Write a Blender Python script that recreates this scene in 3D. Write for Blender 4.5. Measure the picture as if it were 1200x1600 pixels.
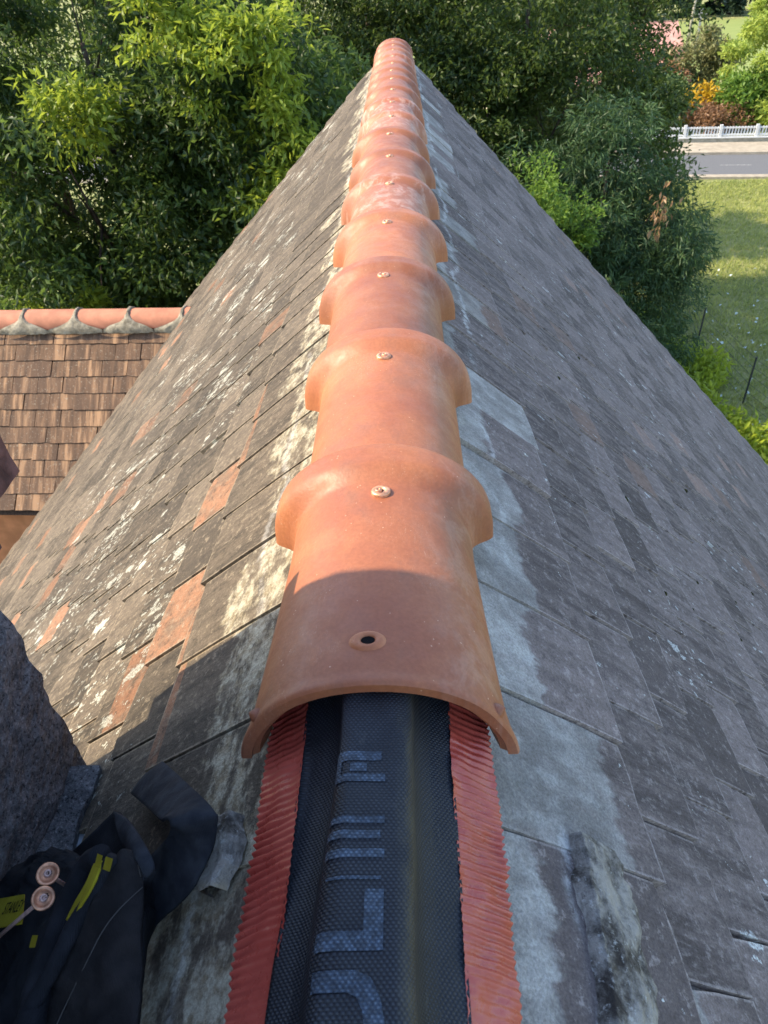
import bpy, math, random
import numpy as np
from mathutils import Vector, Matrix, noise as mn

for o in list(bpy.data.objects):
    bpy.data.objects.remove(o)
scene = bpy.context.scene
C = scene.collection
R = math.radians

# ------------------------------------------------------------------ camera
PITCH, YAW, ROLL = R(38.135), R(-3.009), R(-3.606)
CAM = Vector((.037, 0, .4541))
_cy, _sy = math.cos(YAW), math.sin(YAW)
_ex = Vector((_cy, -_sy, 0)); _ey = Vector((_sy, _cy, 0)); _ez = Vector((0, 0, 1))
FWD = _ey*math.cos(PITCH) - _ez*math.sin(PITCH)
_u = _ey*math.sin(PITCH) + _ez*math.cos(PITCH)
RGT = _ex*math.cos(ROLL) + _u*math.sin(ROLL)
UPV = -_ex*math.sin(ROLL) + _u*math.cos(ROLL)
cd = bpy.data.cameras.new('camera'); cam = bpy.data.objects.new('camera', cd); C.objects.link(cam)
M = Matrix((RGT, UPV, -FWD)).transposed().to_4x4(); M.translation = CAM
cam.matrix_world = M
cd.sensor_fit = 'VERTICAL'; cd.sensor_height = 36; cd.sensor_width = 27; cd.lens = 36*1100/1600
cd.clip_start = .02; cd.clip_end = 2000
cd.dof.use_dof = True; cd.dof.focus_distance = .95; cd.dof.aperture_fstop = 17
scene.camera = cam
scene.render.resolution_x = 768; scene.render.resolution_y = 1024

# ------------------------------------------------------------------ sky, sun, exposure
SUN_EL, SUN_PSI = R(42.5), R(0)
world = bpy.data.worlds.new('World'); scene.world = world; world.use_nodes = True
wt = world.node_tree
sky = wt.nodes.new('ShaderNodeTexSky'); sky.sky_type = 'NISHITA'; sky.sun_disc = False
sky.sun_elevation = SUN_EL; sky.sun_rotation = R(270) + SUN_PSI
wt.links.new(sky.outputs[0], wt.nodes['Background'].inputs[0])
wt.nodes['Background'].inputs[1].default_value = .145
sd = bpy.data.lights.new('sun', 'SUN'); sd.energy = 2.65; sd.angle = R(.53); sd.color = (1, .85, .60)
sun = bpy.data.objects.new('sun', sd); C.objects.link(sun)
SUNV = Vector((-math.cos(SUN_EL)*math.cos(SUN_PSI), math.cos(SUN_EL)*math.sin(SUN_PSI), math.sin(SUN_EL)))
sun.rotation_euler = SUNV.to_track_quat('Z', 'Y').to_euler()
scene.view_settings.view_transform = 'Standard'; scene.view_settings.look = 'None'
scene.view_settings.gamma = 1; scene.view_settings.exposure = 1.66
try: scene.view_settings.use_curve_mapping = False
except Exception: pass

# ------------------------------------------------------------------ helpers
WL = {}
def wl(p): return WL.get(p.name, Vector((0, 0, 0))) if p else Vector((0, 0, 0))
def tag(o, label=None, cat=None, group=None, kind=None):
    if label: o['label'] = label
    if cat: o['category'] = cat
    if group: o['group'] = group
    if kind: o['kind'] = kind
    return o
def empty(name, loc, label, cat, group=None):
    o = bpy.data.objects.new(name, None); C.objects.link(o); o.location = loc
    o.empty_display_size = .2; WL[o.name] = Vector(loc)
    return tag(o, label, cat, group)
def link(name, me, parent=None, mtx=None):
    """mesh object; mtx is its world matrix (parents are pure translations)"""
    o = bpy.data.objects.new(name, me); C.objects.link(o)
    m = mtx.copy() if mtx else Matrix()
    WL[o.name] = m.translation.copy() if parent is None else Vector((0, 0, 0))
    if parent:
        o.parent = parent
        WL[o.name] = m.translation.copy()
        m = Matrix.Translation(-wl(parent)) @ m
    o.matrix_basis = m
    return o
def mesh(name, V, F, mat=None, smooth=False, uv=None):
    me = bpy.data.meshes.new(name)
    V = np.asarray(V, np.float32)
    if isinstance(F, np.ndarray):
        k = F.shape[1]; n = len(F)
        me.vertices.add(len(V)); me.vertices.foreach_set('co', V.ravel())
        me.loops.add(n*k); me.loops.foreach_set('vertex_index', F.astype(np.int32).ravel())
        me.polygons.add(n); me.polygons.foreach_set('loop_start', np.arange(0, n*k, k, dtype=np.int32))
        me.update(calc_edges=True)
    else:
        me.from_pydata([tuple(map(float, v)) for v in V], [], [tuple(f) for f in F])
    if smooth: me.polygons.foreach_set('use_smooth', np.ones(len(me.polygons), bool))
    if uv is not None:
        l = me.uv_layers.new(name='UVMap'); vi = np.zeros(len(me.loops), np.int32)
        me.loops.foreach_get('vertex_index', vi)
        l.data.foreach_set('uv', np.asarray(uv, np.float32)[vi].ravel())
    if mat: me.materials.append(mat)
    me.validate()
    return me
def obj(name, V, F, mat, parent=None, smooth=False, uv=None, loc=None):
    return link(name, mesh(name, V, F, mat, smooth, uv), parent, Matrix.Translation(loc) if loc else None)
def grid_faces(nu, nv, wrap=False, off=0):
    f = []
    for i in range(nu-1):
        for j in range(nv if wrap else nv-1):
            a = i*nv+j; b = i*nv+(j+1) % nv
            f.append((off+a, off+b, off+b+nv, off+a+nv))
    return f
def box(x0, x1, y0, y1, z0, z1):
    V = [(x, y, z) for x in (x0, x1) for y in (y0, y1) for z in (z0, z1)]
    F = [(0, 1, 3, 2), (4, 6, 7, 5), (0, 4, 5, 1), (2, 3, 7, 6), (0, 2, 6, 4), (1, 5, 7, 3)]
    return V, F
class MB:
    def __init__(s): s.V = []; s.F = []
    def add(s, V, F):
        o = len(s.V); s.V += [tuple(v) for v in V]; s.F += [tuple(i+o for i in f) for f in F]; return s
    def box(s, *a): return s.add(*box(*a))
    def tube(s, pts, rad, n=8, cap=True):
        V = []; pts = [Vector(p) for p in pts]
        for i, p in enumerate(pts):
            t = (pts[min(i+1, len(pts)-1)]-pts[max(i-1, 0)]).normalized()
            a = t.orthogonal().normalized() if i == 0 else (a - t*a.dot(t)).normalized()
            b = t.cross(a); r = rad[i] if hasattr(rad, '__len__') else rad
            V += [p+(a*math.cos(6.28318*k/n)+b*math.sin(6.28318*k/n))*r for k in range(n)]
        F = grid_faces(len(pts), n, True)
        if cap: F += [tuple(range(n))[::-1], tuple(range((len(pts)-1)*n, len(pts)*n))]
        return s.add(V, F)
    def build(s, name, mat, parent=None, smooth=False): return obj(name, s.V, s.F, mat, parent, smooth)
def smooth01(a, b, x):
    t = np.clip((x-a)/(b-a), 0, 1); return t*t*(3-2*t)

# ------------------------------------------------------------------ node helper
class NT:
    def __init__(s, name, bump=None):
        s.m = bpy.data.materials.new(name); s.m.use_nodes = True
        s.t = s.m.node_tree; s.b = s.t.nodes['Principled BSDF']; s.out = s.t.nodes['Material Output']
    def n(s, typ, **kw):
        nd = s.t.nodes.new('ShaderNode'+typ)
        for k, v in kw.items(): setattr(nd, k, v)
        return nd
    def put(s, sock, v):
        if v is None: return
        if hasattr(v, 'is_output') or hasattr(v, 'links'): s.t.links.new(v, sock)
        elif isinstance(v, (tuple, list)) and len(v) == 3 and sock.type == 'RGBA': sock.default_value = (*v, 1)
        else: sock.default_value = v
    def math(s, op, a, b=None, c=None, clamp=False):
        nd = s.n('Math', operation=op, use_clamp=clamp)
        for i, v in enumerate((a, b, c)): s.put(nd.inputs[i], v)
        return nd.outputs[0]
    def mix(s, f, a, b, typ='MIX'):
        nd = s.n('Mix', data_type='RGBA', blend_type=typ)
        s.put(nd.inputs[0], f); s.put(nd.inputs[6], a); s.put(nd.inputs[7], b); return nd.outputs[2]
    def noise(s, vec, scale=5, detail=4, rough=.55, col=False, dist=0):
        nd = s.n('TexNoise'); s.put(nd.inputs['Vector'], vec)
        nd.inputs['Scale'].default_value = scale; nd.inputs['Detail'].default_value = detail
        nd.inputs['Roughness'].default_value = rough; nd.inputs['Distortion'].default_value = dist
        return nd.outputs['Color' if col else 'Fac']
    def vor(s, vec, scale, feat='F1', rnd=1, out='Distance'):
        nd = s.n('TexVoronoi', feature=feat); s.put(nd.inputs['Vector'], vec)
        nd.inputs['Scale'].default_value = scale; nd.inputs['Randomness'].default_value = rnd
        return nd.outputs[out]
    def ramp(s, f, lo, hi, a=0., b=1.):
        nd = s.n('MapRange', interpolation_type='SMOOTHSTEP'); s.put(nd.inputs[0], f)
        s.put(nd.inputs[1], lo); s.put(nd.inputs[2], hi); s.put(nd.inputs[3], a); s.put(nd.inputs[4], b)
        return nd.outputs[0]
    def vec(s, x, y, z=0.):
        nd = s.n('CombineXYZ')
        for i, v in enumerate((x, y, z)): s.put(nd.inputs[i], v)
        return nd.outputs[0]
    def sep(s, v):
        nd = s.n('SeparateXYZ'); s.put(nd.inputs[0], v); return nd.outputs
    def pos(s): return s.n('NewGeometry').outputs['Position']
    def rand(s):
        g = s.n('NewGeometry').outputs['Random Per Island']; o = s.n('ObjectInfo').outputs['Random']
        return s.math('FRACT', s.math('ADD', s.math('MULTIPLY', g, 7.31), s.math('MULTIPLY', o, 5.77)))
    def bump(s, h, strength=.3, dist=.01, prev=None):
        nd = s.n('Bump'); nd.inputs['Strength'].default_value = strength; nd.inputs['Distance'].default_value = dist
        s.put(nd.inputs['Height'], h); s.put(nd.inputs['Normal'], prev); return nd.outputs[0]
    def fin(s, col, rough=.8, normal=None, spec=.3, metal=0):
        s.put(s.b.inputs['Base Color'], col); s.put(s.b.inputs['Roughness'], rough)
        s.put(s.b.inputs['Normal'], normal); s.put(s.b.inputs['Specular IOR Level'], spec)
        s.put(s.b.inputs['Metallic'], metal); return s.m
def plain(name, col, rough=.8, spec=.3, metal=0, var=.25, scale=20, bump=.0):
    t = NT(name); p = t.pos(); n = t.noise(p, scale, 4)
    c = t.mix(t.ramp(n, .3, .7), tuple(v*(1-var) for v in col), tuple(min(1, v*(1+var)) for v in col))
    return t.fin(c, rough, t.bump(n, bump, .01) if bump else None, spec, metal)

# ------------------------------------------------------------------ materials
def roof_mat(name, side):
    t = NT(name); p = t.pos(); X, Y, Z = t.sep(p)
    u = t.math('MULTIPLY', t.math('ABSOLUTE', X), 1.42); rnd = t.rand()
    r2 = t.math('FRACT', t.math('MULTIPLY', rnd, 17.3)); r3 = t.math('FRACT', t.math('MULTIPLY', rnd, 41.7))
    tu, tv, _ = t.sep(t.n('UVMap').outputs[0])
    # streaks that run down the slope
    st = t.noise(t.vec(Y, t.math('MULTIPLY', u, .14), t.math('MULTIPLY', rnd, .6)), 38, 5, .62)
    st2 = t.noise(t.vec(Y, t.math('MULTIPLY', u, .22), rnd), 150, 3, .65)
    big = t.noise(p, 2.2, 4, .6); med = t.noise(p, 16, 6, .7); mot = t.noise(p, 70, 5, .72); fine = t.noise(p, 330, 3, .75)
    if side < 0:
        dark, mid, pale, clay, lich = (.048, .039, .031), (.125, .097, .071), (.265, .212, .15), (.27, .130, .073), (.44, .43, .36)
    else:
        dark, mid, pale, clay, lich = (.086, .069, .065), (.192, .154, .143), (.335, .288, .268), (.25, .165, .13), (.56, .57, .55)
    c = t.mix(t.ramp(st, .36, .62), dark, mid)
    c = t.mix(t.math('MULTIPLY', t.ramp(st2, .5, .72), t.ramp(big, .35, .65, .15, .85)), c, pale)
    c = t.mix(t.ramp(r2, .0, 1., 0, .55), c, mid)
    near = t.math('MULTIPLY', t.math('MULTIPLY', t.ramp(u, .37, .41), t.ramp(u, .64, .60)), t.ramp(Y, 2.2, 1.2)) if side < 0 else 0.
    c = t.mix(t.math('MULTIPLY', t.ramp(t.math('ADD', rnd, t.math('MULTIPLY', near, .36)), .955, .97, 0, 1), t.ramp(med, .36, .56, .25, .85)), c, clay)
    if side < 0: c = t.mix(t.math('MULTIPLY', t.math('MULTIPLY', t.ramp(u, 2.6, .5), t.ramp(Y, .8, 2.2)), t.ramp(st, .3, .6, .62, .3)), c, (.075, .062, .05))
    c = t.mix(t.math('MULTIPLY', t.ramp(rnd, .14, .10, 0, 1), .65), c, dark)
    c = t.mix(t.math('MULTIPLY', t.ramp(mot, .54, .66), .6), c, pale)
    c = t.mix(t.math('MULTIPLY', t.ramp(mot, .46, .34), .65), c, dark)
    # the worn, paler arris of every tile
    es = t.math('MULTIPLY', t.math('MINIMUM', tu, t.math('SUBTRACT', 1., tu)), .155); ed = t.math('MINIMUM', es, t.math('MULTIPLY', tv, .275))
    c = t.mix(t.math('MULTIPLY', t.ramp(ed, .0036, .0014), t.ramp(mot, .36, .52, .1, .8)), c, pale)
    # lichen in spots, denser in patches under the ridge
    wv = t.n('VectorMath', operation='ADD'); t.put(wv.inputs[0], t.vec(Y, t.math('MULTIPLY', u, .5), 0.))
    nz = t.n('VectorMath', operation='SCALE'); t.put(nz.inputs[0], t.noise(p, 55, 4, .65, True)); nz.inputs['Scale'].default_value = .035
    t.put(wv.inputs[1], nz.outputs[0])
    s1 = t.vor(wv.outputs[0], 70 if side < 0 else 42); s2 = t.vor(wv.outputs[0], 17)
    dens = t.noise(p, 4.2, 4, .62)
    band = t.math('MULTIPLY', t.ramp(u, .40, .62), t.ramp(u, 2.6, 1.1, .25, 1.)) if side < 0 else .6
    th = t.math('MULTIPLY', t.ramp(dens, .42, .66), band)
    spots = t.ramp(t.math('SUBTRACT', s1, t.math('MULTIPLY', th, .42 if side < 0 else .34)), .03, -.03)
    spots2 = t.ramp(t.math('SUBTRACT', s2, t.math('MULTIPLY', th, .36 if side < 0 else .30)), .03, -.03)
    lm = t.math('MULTIPLY', t.math('MAXIMUM', spots, spots2), t.ramp(fine, .34, .52, .15, .9))
    c = t.mix(t.math('MULTIPLY', lm, t.ramp(th, 0, .06)), c, lich)
    # old bedding mortar smeared beside the ridge, tile by tile
    ew = t.noise(t.vec(Y, t.math('MULTIPLY', u, .3), 0.), 9, 5, .65)
    edge = t.math('ADD', u, t.math('MULTIPLY', t.math('SUBTRACT', ew, .5), .17))
    edge = t.math('ADD', edge, t.math('MULTIPLY', t.math('SUBTRACT', r3, .5), .12 if side < 0 else .32))
    edge = t.math('ADD', edge, t.math('MULTIPLY', t.math('SUBTRACT', mot, .5), .03))
    cem = t.ramp(edge, .284, .274) if side < 0 else t.ramp(edge, .266, .252)
    cemn = t.noise(t.vec(t.math('MULTIPLY', Y, .55 if side < 0 else 1.5), t.math('MULTIPLY', u, 1. if side < 0 else .4), t.math('MULTIPLY', rnd, .3)), 34, 7, .7)
    cem = t.math('MULTIPLY', cem, t.ramp(cemn, .42, .56, .06, .95) if side < 0 else t.ramp(cemn, .34, .66, .55, .88))
    cc = t.mix(t.ramp(mot, .38, .62), (.23, .185, .12), (.40, .365, .275)) if side < 0 else t.mix(t.ramp(med, .36, .64), (.235, .222, .205), (.41, .395, .37))
    c = t.mix(cem, c, cc)
    wl_ = t.math('ABSOLUTE', t.math('SUBTRACT', t.math('ADD', u, t.math('MULTIPLY', t.math('SUBTRACT', t.noise(p, 6, 5, .65), .5), .12)), .235))
    c = t.mix(t.math('MULTIPLY', t.ramp(wl_, .012, .002), t.math('MULTIPLY', t.ramp(t.noise(p, 4, 3, .6), .44, .52), t.ramp(mot, .4, .52, .05, .2 if side < 0 else .5))), c, (.60, .60, .58))
    # grit, and each tile lighter or darker than its neighbours
    gr = t.math('MULTIPLY', t.ramp(fine, .25, .75, .72, 1.28), t.ramp(r2, 0., 1., .82 if side < 0 else .84, 1.16))
    c = t.mix(1., c, t.n('CombineColor').outputs[0], 'MULTIPLY') if False else t.mix(1., c, t.vec(gr, gr, gr), 'MULTIPLY')
    hgt = t.math('ADD', t.math('MULTIPLY', fine, .35), t.math('ADD', t.math('MULTIPLY', st2, .4), t.math('MULTIPLY', mot, .9)))
    hgt = t.math('ADD', hgt, t.math('MULTIPLY', lm, .3))
    return t.fin(c, .88, t.bump(hgt, .75, .005), .2)
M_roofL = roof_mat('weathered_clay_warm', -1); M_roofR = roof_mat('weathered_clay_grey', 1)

def terracotta(name):
    t = NT(name); p = t.pos(); rnd = t.n('ObjectInfo').outputs['Random']; X, Y, Z = t.sep(p)
    off = t.n('VectorMath', operation='ADD'); t.put(off.inputs[0], p); t.put(off.inputs[1], t.vec(t.math('MULTIPLY', rnd, 9.), 0., 0.))
    q = off.outputs[0]
    big = t.noise(q, 9, 4, .6); fine = t.noise(q, 260, 3, .6); med = t.noise(q, 40, 4, .6)
    c = t.mix(t.ramp(big, .3, .7), (.285, .090, .038), (.365, .132, .054))
    c = t.mix(t.ramp(rnd, 0, 1, 0, .3), c, (.32, .09, .045))
    c = t.mix(t.math('MULTIPLY', t.ramp(med, .55, .75), .35), c, (.29, .105, .058))
    # kiln-darkened patches, different on every tile
    kd = t.noise(t.vec(t.math('MULTIPLY', X, 1.), t.math('MULTIPLY', Y, .6), t.math('MULTIPLY', rnd, 5.)), 13, 5, .65)
    c = t.mix(t.ramp(kd, .52, .70, 0, .4), c, (.205, .098, .062))
    c = t.mix(t.ramp(kd, .44, .30, 0, .5), c, (.43, .155, .064))
    # chalky bloom smeared down the right flank and over a few tiles
    sm = t.noise(t.vec(t.math('MULTIPLY', X, 1.6), t.math('MULTIPLY', Y, .9), t.math('MULTIPLY', rnd, 7.)), 22, 6, .72, dist=.5)
    side = t.math('MAXIMUM', t.ramp(X, .03, .09, .06, 1.), t.math('MULTIPLY', t.ramp(Y, 1.15, 1.4), t.ramp(rnd, .3, .7, .25, .9)))
    tl = t.math('MULTIPLY', t.ramp(rnd, .35, .75, .25, 1.), t.ramp(Y, .72, 1.0, .3, 1.))
    c = t.mix(t.math('MULTIPLY', t.math('MULTIPLY', t.ramp(sm, .48, .62), side), t.math('MULTIPLY', tl, .5)), c, (.60, .42, .34))
    # scratches and specks
    sp = t.vor(q, 120); c = t.mix(t.math('MULTIPLY', t.math('LESS_THAN', sp, .1), t.ramp(med, .5, .6, 0, .7)), c, (.62, .36, .24))
    sc = t.noise(t.vec(t.math('MULTIPLY', X, 6.), Y, Z), 24, 2, .5, dist=3)
    c = t.mix(t.math('MULTIPLY', t.ramp(t.math('ABSOLUTE', t.math('SUBTRACT', sc, .5)), .006, .001), t.ramp(big, .52, .6, 0, .35)), c, (.66, .46, .34))
    h = t.math('ADD', t.math('MULTIPLY', fine, .3), t.math('MULTIPLY', med, .5))
    tone = t.math('MULTIPLY', t.ramp(fine, .25, .75, .90, 1.10), t.ramp(t.math('FRACT', t.math('MULTIPLY', rnd, 13.7)), 0., 1., .82, 1.12))
    c = t.mix(1., c, t.vec(tone, tone, tone), 'MULTIPLY')
    c = t.mix(t.math('MULTIPLY', t.ramp(t.math('FRACT', t.math('MULTIPLY', rnd, 5.3)), .5, 1., 0, .45), t.ramp(Y, 1.0, 1.6)), c, (.44, .21, .13))
    return t.fin(c, t.ramp(med, .3, .7, .46, .64), t.bump(h, .28, .004), .5)
M_terra = terracotta('new_terracotta')
M_copper = plain('copper', (.66, .33, .19), .42, .5, .6, .35, 140)
M_steelp = plain('pinkish_screw_steel', (.58, .37, .31), .35, .6, .3, .2, 120)
M_black = plain('flat_black', (.012, .01, .01), .9, .1)

t = NT('red_pleated_foil'); p = t.pos(); n1 = t.noise(p, 70, 4, .6); n2 = t.noise(p, 11, 3)
M_red = t.fin(t.mix(t.ramp(n2, .3, .7), (.37, .052, .036), (.46, .09, .064)), t.ramp(n1, .3, .7, .22, .42), t.bump(n1, .25, .004), .5)

def weave(name, col, hi, print_=False):
    t = NT(name); uv = t.n('UVMap').outputs[0]; U, V_, _ = t.sep(uv)
    k = 6.28318/.0032
    a = t.math('SINE', t.math('MULTIPLY', U, k)); b = t.math('SINE', t.math('MULTIPLY', V_, k))
    par = t.math('MULTIPLY', t.math('MODULO', t.math('FLOOR', t.math('ADD', t.math('MULTIPLY', V_, 1/.0022), 5000.)), 2.), 3.14159)
    ro = t.math('ABSOLUTE', t.math('SINE', t.math('MULTIPLY', V_, 3.14159/.0022)))
    cl = t.math('ADD', .5, t.math('MULTIPLY', .5, t.math('SINE', t.math('ADD', t.math('MULTIPLY', U, 6.28318/.0036), par))))
    w = t.math('MULTIPLY', ro, cl)                                     # rows of short raised threads
    fl = t.noise(t.vec(U, V_, 0.), 25, 4, .6)
    c = t.mix(t.ramp(w, .1, .9), col, hi)
    c = t.mix(t.ramp(fl, .35, .7, 0, .45), c, tuple(v*.55 for v in col))
    dz = t.noise(t.vec(U, t.math('MULTIPLY', V_, .35), 0.), 60, 5, .7)
    c = t.mix(t.math('MULTIPLY', t.ramp(U, .016, .026), t.math('MULTIPLY', t.ramp(U, .050, .034), t.ramp(dz, .4, .62, .05, .5))), c, (.07, .062, .042))
    c = t.mix(t.ramp(dz, .6, .72, 0, .3), c, (.10, .10, .10))
    if print_: c = t.mix(t.ramp(t.noise(t.vec(U, V_, 0.), 180, 3, .7), .42, .56, 0, .6), c, (.014, .017, .024))
    return t.fin(c, .55, t.bump(w, .6, .0012), .35)
M_mesh = weave('black_woven_mesh', (.010, .012, .018), (.040, .045, .058))
M_print = weave('grey_blue_print', (.045, .066, .10), (.115, .155, .21), True)
t = NT('stone_render'); p = t.pos()
n1 = t.noise(p, 30, 6, .75); n2 = t.noise(p, 190, 4, .8); v1 = t.vor(p, 55)
c = t.mix(t.ramp(n1, .3, .7), (.14, .145, .155), (.29, .29, .295))
c = t.mix(t.math('MULTIPLY', t.ramp(n2, .54, .68), .65), c, (.58, .57, .56)); c = t.mix(t.ramp(n2, .47, .36, 0, .9), c, (.035, .035, .037))
M_stone = t.fin(c, .95, t.bump(t.math('ADD', n1, t.math('ADD', t.math('MULTIPLY', n2, .6), v1)), .9, .02), .1)
M_brick = plain('old_brick', (.095, .050, .045), .9, .2, 0, .45, 45, .5)
t = NT('old_mortar'); p = t.pos(); n1 = t.noise(p, 24, 6, .7); n2 = t.noise(p, 120, 4, .7); n3 = t.noise(p, 9, 3)
c = t.mix(t.ramp(n1, .35, .62), (.05, .042, .036), (.36, .33, .29)); c = t.mix(t.ramp(n3, .60, .68, 0, .6), c, (.50, .40, .24)); c = t.mix(t.ramp(n2, .55, .7, 0, .7), c, (.5, .49, .46))
M_mortar = t.fin(c, .95, t.bump(t.math('ADD', n1, t.math('MULTIPLY', n2, .5)), .9, .012), .15)
t = NT('pale_mortar'); p = t.pos(); n1 = t.noise(p, 20, 6, .7)
M_mortar2 = t.fin(t.mix(t.ramp(n1, .3, .7), (.15, .13, .095), (.35, .31, .235)), .95, t.bump(n1, .9, .012), .15)
M_zinc = plain('zinc_flashing', (.42, .47, .52), .5, .4, .3, .2, 30)
M_wallr = plain('ochre_render', (.44, .19, .085), .9, .2, 0, .2, 6, .2)
M_wallc = plain('cream_render', (.52, .44, .33), .9, .2, 0, .15, 5, .2)
M_wood = plain('dark_batten_wood', (.06, .038, .026), .9, .2, 0, .4, 60, .3)
t = NT('wing_clay'); p = t.pos(); X, Y, Z = t.sep(p); rnd = t.rand()
st = t.noise(t.vec(X, t.math('MULTIPLY', Y, .12), rnd), 17, 5, .65); n1 = t.noise(p, 60, 4, .7)
c = t.mix(t.ramp(st, .35, .6), (.075, .047, .032), (.17, .10, .06)); c = t.mix(t.ramp(st, .52, .64, 0, .85), c, (.36, .215, .12))
c = t.mix(t.ramp(rnd, 0, 1, 0, .45), c, (.11, .068, .047)); c = t.mix(t.ramp(n1, .56, .70, 0, .5), c, (.34, .30, .23))
M_wing = t.fin(c, .85, t.bump(n1, .4, .006), .2)
M_wridge = plain('faded_ridge_clay', (.42, .17, .10), .7, .3, 0, .18, 9, .15)

def leaf_mat(name, c1, c2, trans=.35, rough=.46, spec=.35):
    t = NT(name); r = t.n('NewGeometry').outputs['Random Per Island']; p = t.pos()
    n = t.noise(p, 1.3, 3)
    f = t.math('ADD', t.math('MULTIPLY', r, .6), t.math('MULTIPLY', t.ramp(n, .3, .7), .4))
    c = t.mix(t.math('POWER', f, 1.7), c1, c2); t.fin(c, rough, None, spec)
    tr = t.n('BsdfTranslucent'); t.put(tr.inputs[0], t.mix(.5, c, tuple(min(1, v*1.6+.01) for v in c2)))
    ms = t.n('MixShader'); ms.inputs[0].default_value = trans
    t.t.links.new(t.b.outputs[0], ms.inputs[1]); t.t.links.new(tr.outputs[0], ms.inputs[2]); t.t.links.new(ms.outputs[0], t.out.inputs[0])
    return t.m
M_bark = plain('bark', (.075, .055, .042), .95, .1, 0, .4, 12, .6)

# ------------------------------------------------------------------ the ground and the far setting
GZ = -8.0
t = NT('ground_cover_soil'); p = t.pos(); n1 = t.noise(p, .35, 5, .6); n2 = t.noise(p, 5, 5, .7); n3 = t.noise(p, 30, 3, .7)
c = t.mix(t.ramp(n1, .35, .65), (.19, .21, .07), (.32, .32, .125)); c = t.mix(t.ramp(n2, .48, .66, 0, .7), c, (.38, .34, .17)); c = t.mix(t.ramp(n3, .45, .7, 0, .5), c, (.07, .095, .03))
M_lawn = t.fin(c, .95, t.bump(n3, .6, .05), .15)
g = obj('lawn', [(-700, -300, GZ), (700, -300, GZ), (700, 1200, GZ), (-700, 1200, GZ)], [(0, 1, 2, 3)], M_lawn); tag(g, kind='structure')
RD = Vector((.985, -.172, 0)).normalized(); RN = Vector((.172, .985, 0)).normalized(); R0 = Vector((14.6, 34.3, 0))   # road axis and its far-side normal
def strip(name, a, b, z, mat, l0=-70, l1=80):
    q = [R0+RD*l0+RN*a, R0+RD*l1+RN*a, R0+RD*l1+RN*b, R0+RD*l0+RN*b]
    return tag(obj(name, [(v.x, v.y, z) for v in q], [(0, 1, 2, 3)], mat), kind='structure')
t = NT('asphalt'); p = t.pos(); n1 = t.noise(p, 60, 4, .7); n2 = t.noise(p, .6, 4)
M_asph = t.fin(t.mix(t.ramp(n1, .3, .7), (.10, .10, .105), (.15, .15, .152)), .85, t.bump(n1, .3, .01), .3)
M_path = plain('pale_pavement', (.34, .29, .22), .9, .2, 0, .15, 3, .2)
M_wpaint = plain('white_paint', (.56, .56, .55), .6, .3, 0, .06, 8)
strip('road', 0, 4.3, GZ+.012, M_asph)
def kerbed(name, a, b, h, mat):
    v = []
    for l in (-70, 80):
        for c_ in (a, b):
            q = R0+RD*l+RN*c_; v += [(q.x, q.y, GZ-.02), (q.x, q.y, GZ+h)]
    return tag(obj(name, v, [(1, 5, 7, 3), (0, 4, 5, 1), (2, 3, 7, 6), (0, 1, 3, 2), (4, 6, 7, 5)], mat), kind='structure')
kerbed('pavement', 4.3, 6.6, .12, M_path)
kerbed('verge_kerb', -.45, 0, .1, M_path)
mk = MB()
for k in range(-16, 18):
    q = [R0+RD*(k*3.6)+RN*2.08, R0+RD*(k*3.6+1.4)+RN*2.08, R0+RD*(k*3.6+1.4)+RN*2.16, R0+RD*(k*3.6)+RN*2.16]
    mk.add([(v.x, v.y, GZ+.018) for v in q], [(0, 1, 2, 3)])
tag(mk.build('road_marking', plain('worn_line_paint', (.30, .30, .29), .8, .2, 0, .4, 9)), kind='structure')

# ------------------------------------------------------------------ the main house: walls, two slopes
AL, AR, AP = R(44.08), R(46.09), -.009
Y0, Y1 = -.55, 6.12
UL, UR = 6.3, 5.6                              # slope lengths
house = empty('house', (0, 2.8, GZ), 'tiled main house roof with new terracotta ridge running straight away from the camera', 'house')
xl, xr = -UL*math.cos(AL)+.35, UR*math.cos(AR)-.35
zl, zr = AP-UL*math.sin(AL)+.15, AP-UR*math.sin(AR)+.15
def prism(pts, y0, y1):
    n = len(pts); V = [(x, y0, z) for x, z in pts]+[(x, y1, z) for x, z in pts]
    return V, [tuple(range(n))[::-1], tuple(range(n, 2*n))]+[(i, (i+1) % n, n+(i+1) % n, n+i) for i in range(n)]
V, F = prism([(xl, GZ), (xr, GZ), (xr, zr), (0, -.25), (xl, zl)], -6, Y1-.16)
obj('wall', V, F, M_wallc, house)
def slope_frame(sgn, a):
    d = Vector((sgn*math.cos(a), 0, -math.sin(a))); n = Vector((sgn*math.sin(a), 0, math.cos(a)))
    upv = -d; x = upv.cross(n)
    return d, n, x, upv
def slope_deck(sgn, a, U, y0, y1, cut=None):
    d, n, x, upv = slope_frame(sgn, a)
    P = lambda u, y, k: Vector((0, y, AP)) + d*u + n*k
    V = [P(.03, y0, -.045), P(U-.05, y0, -.045), P(U-.05, y1, -.045), P(.03, y1, -.045), P(.03, y0, -.12), P(U-.05, y0, -.12), P(U-.05, y1, -.12), P(.03, y1, -.12)]
    F = [(0, 1, 2, 3), (7, 6, 5, 4), (0, 4, 5, 1), (1, 5, 6, 2), (2, 6, 7, 3), (3, 7, 4, 0)]
    return obj('roof_slope', V, F, M_wood, house)
deckL = slope_deck(-1, AL, UL, -6, Y1-.05); deckR = slope_deck(1, AR, UR, -6, Y1-.05)

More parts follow.
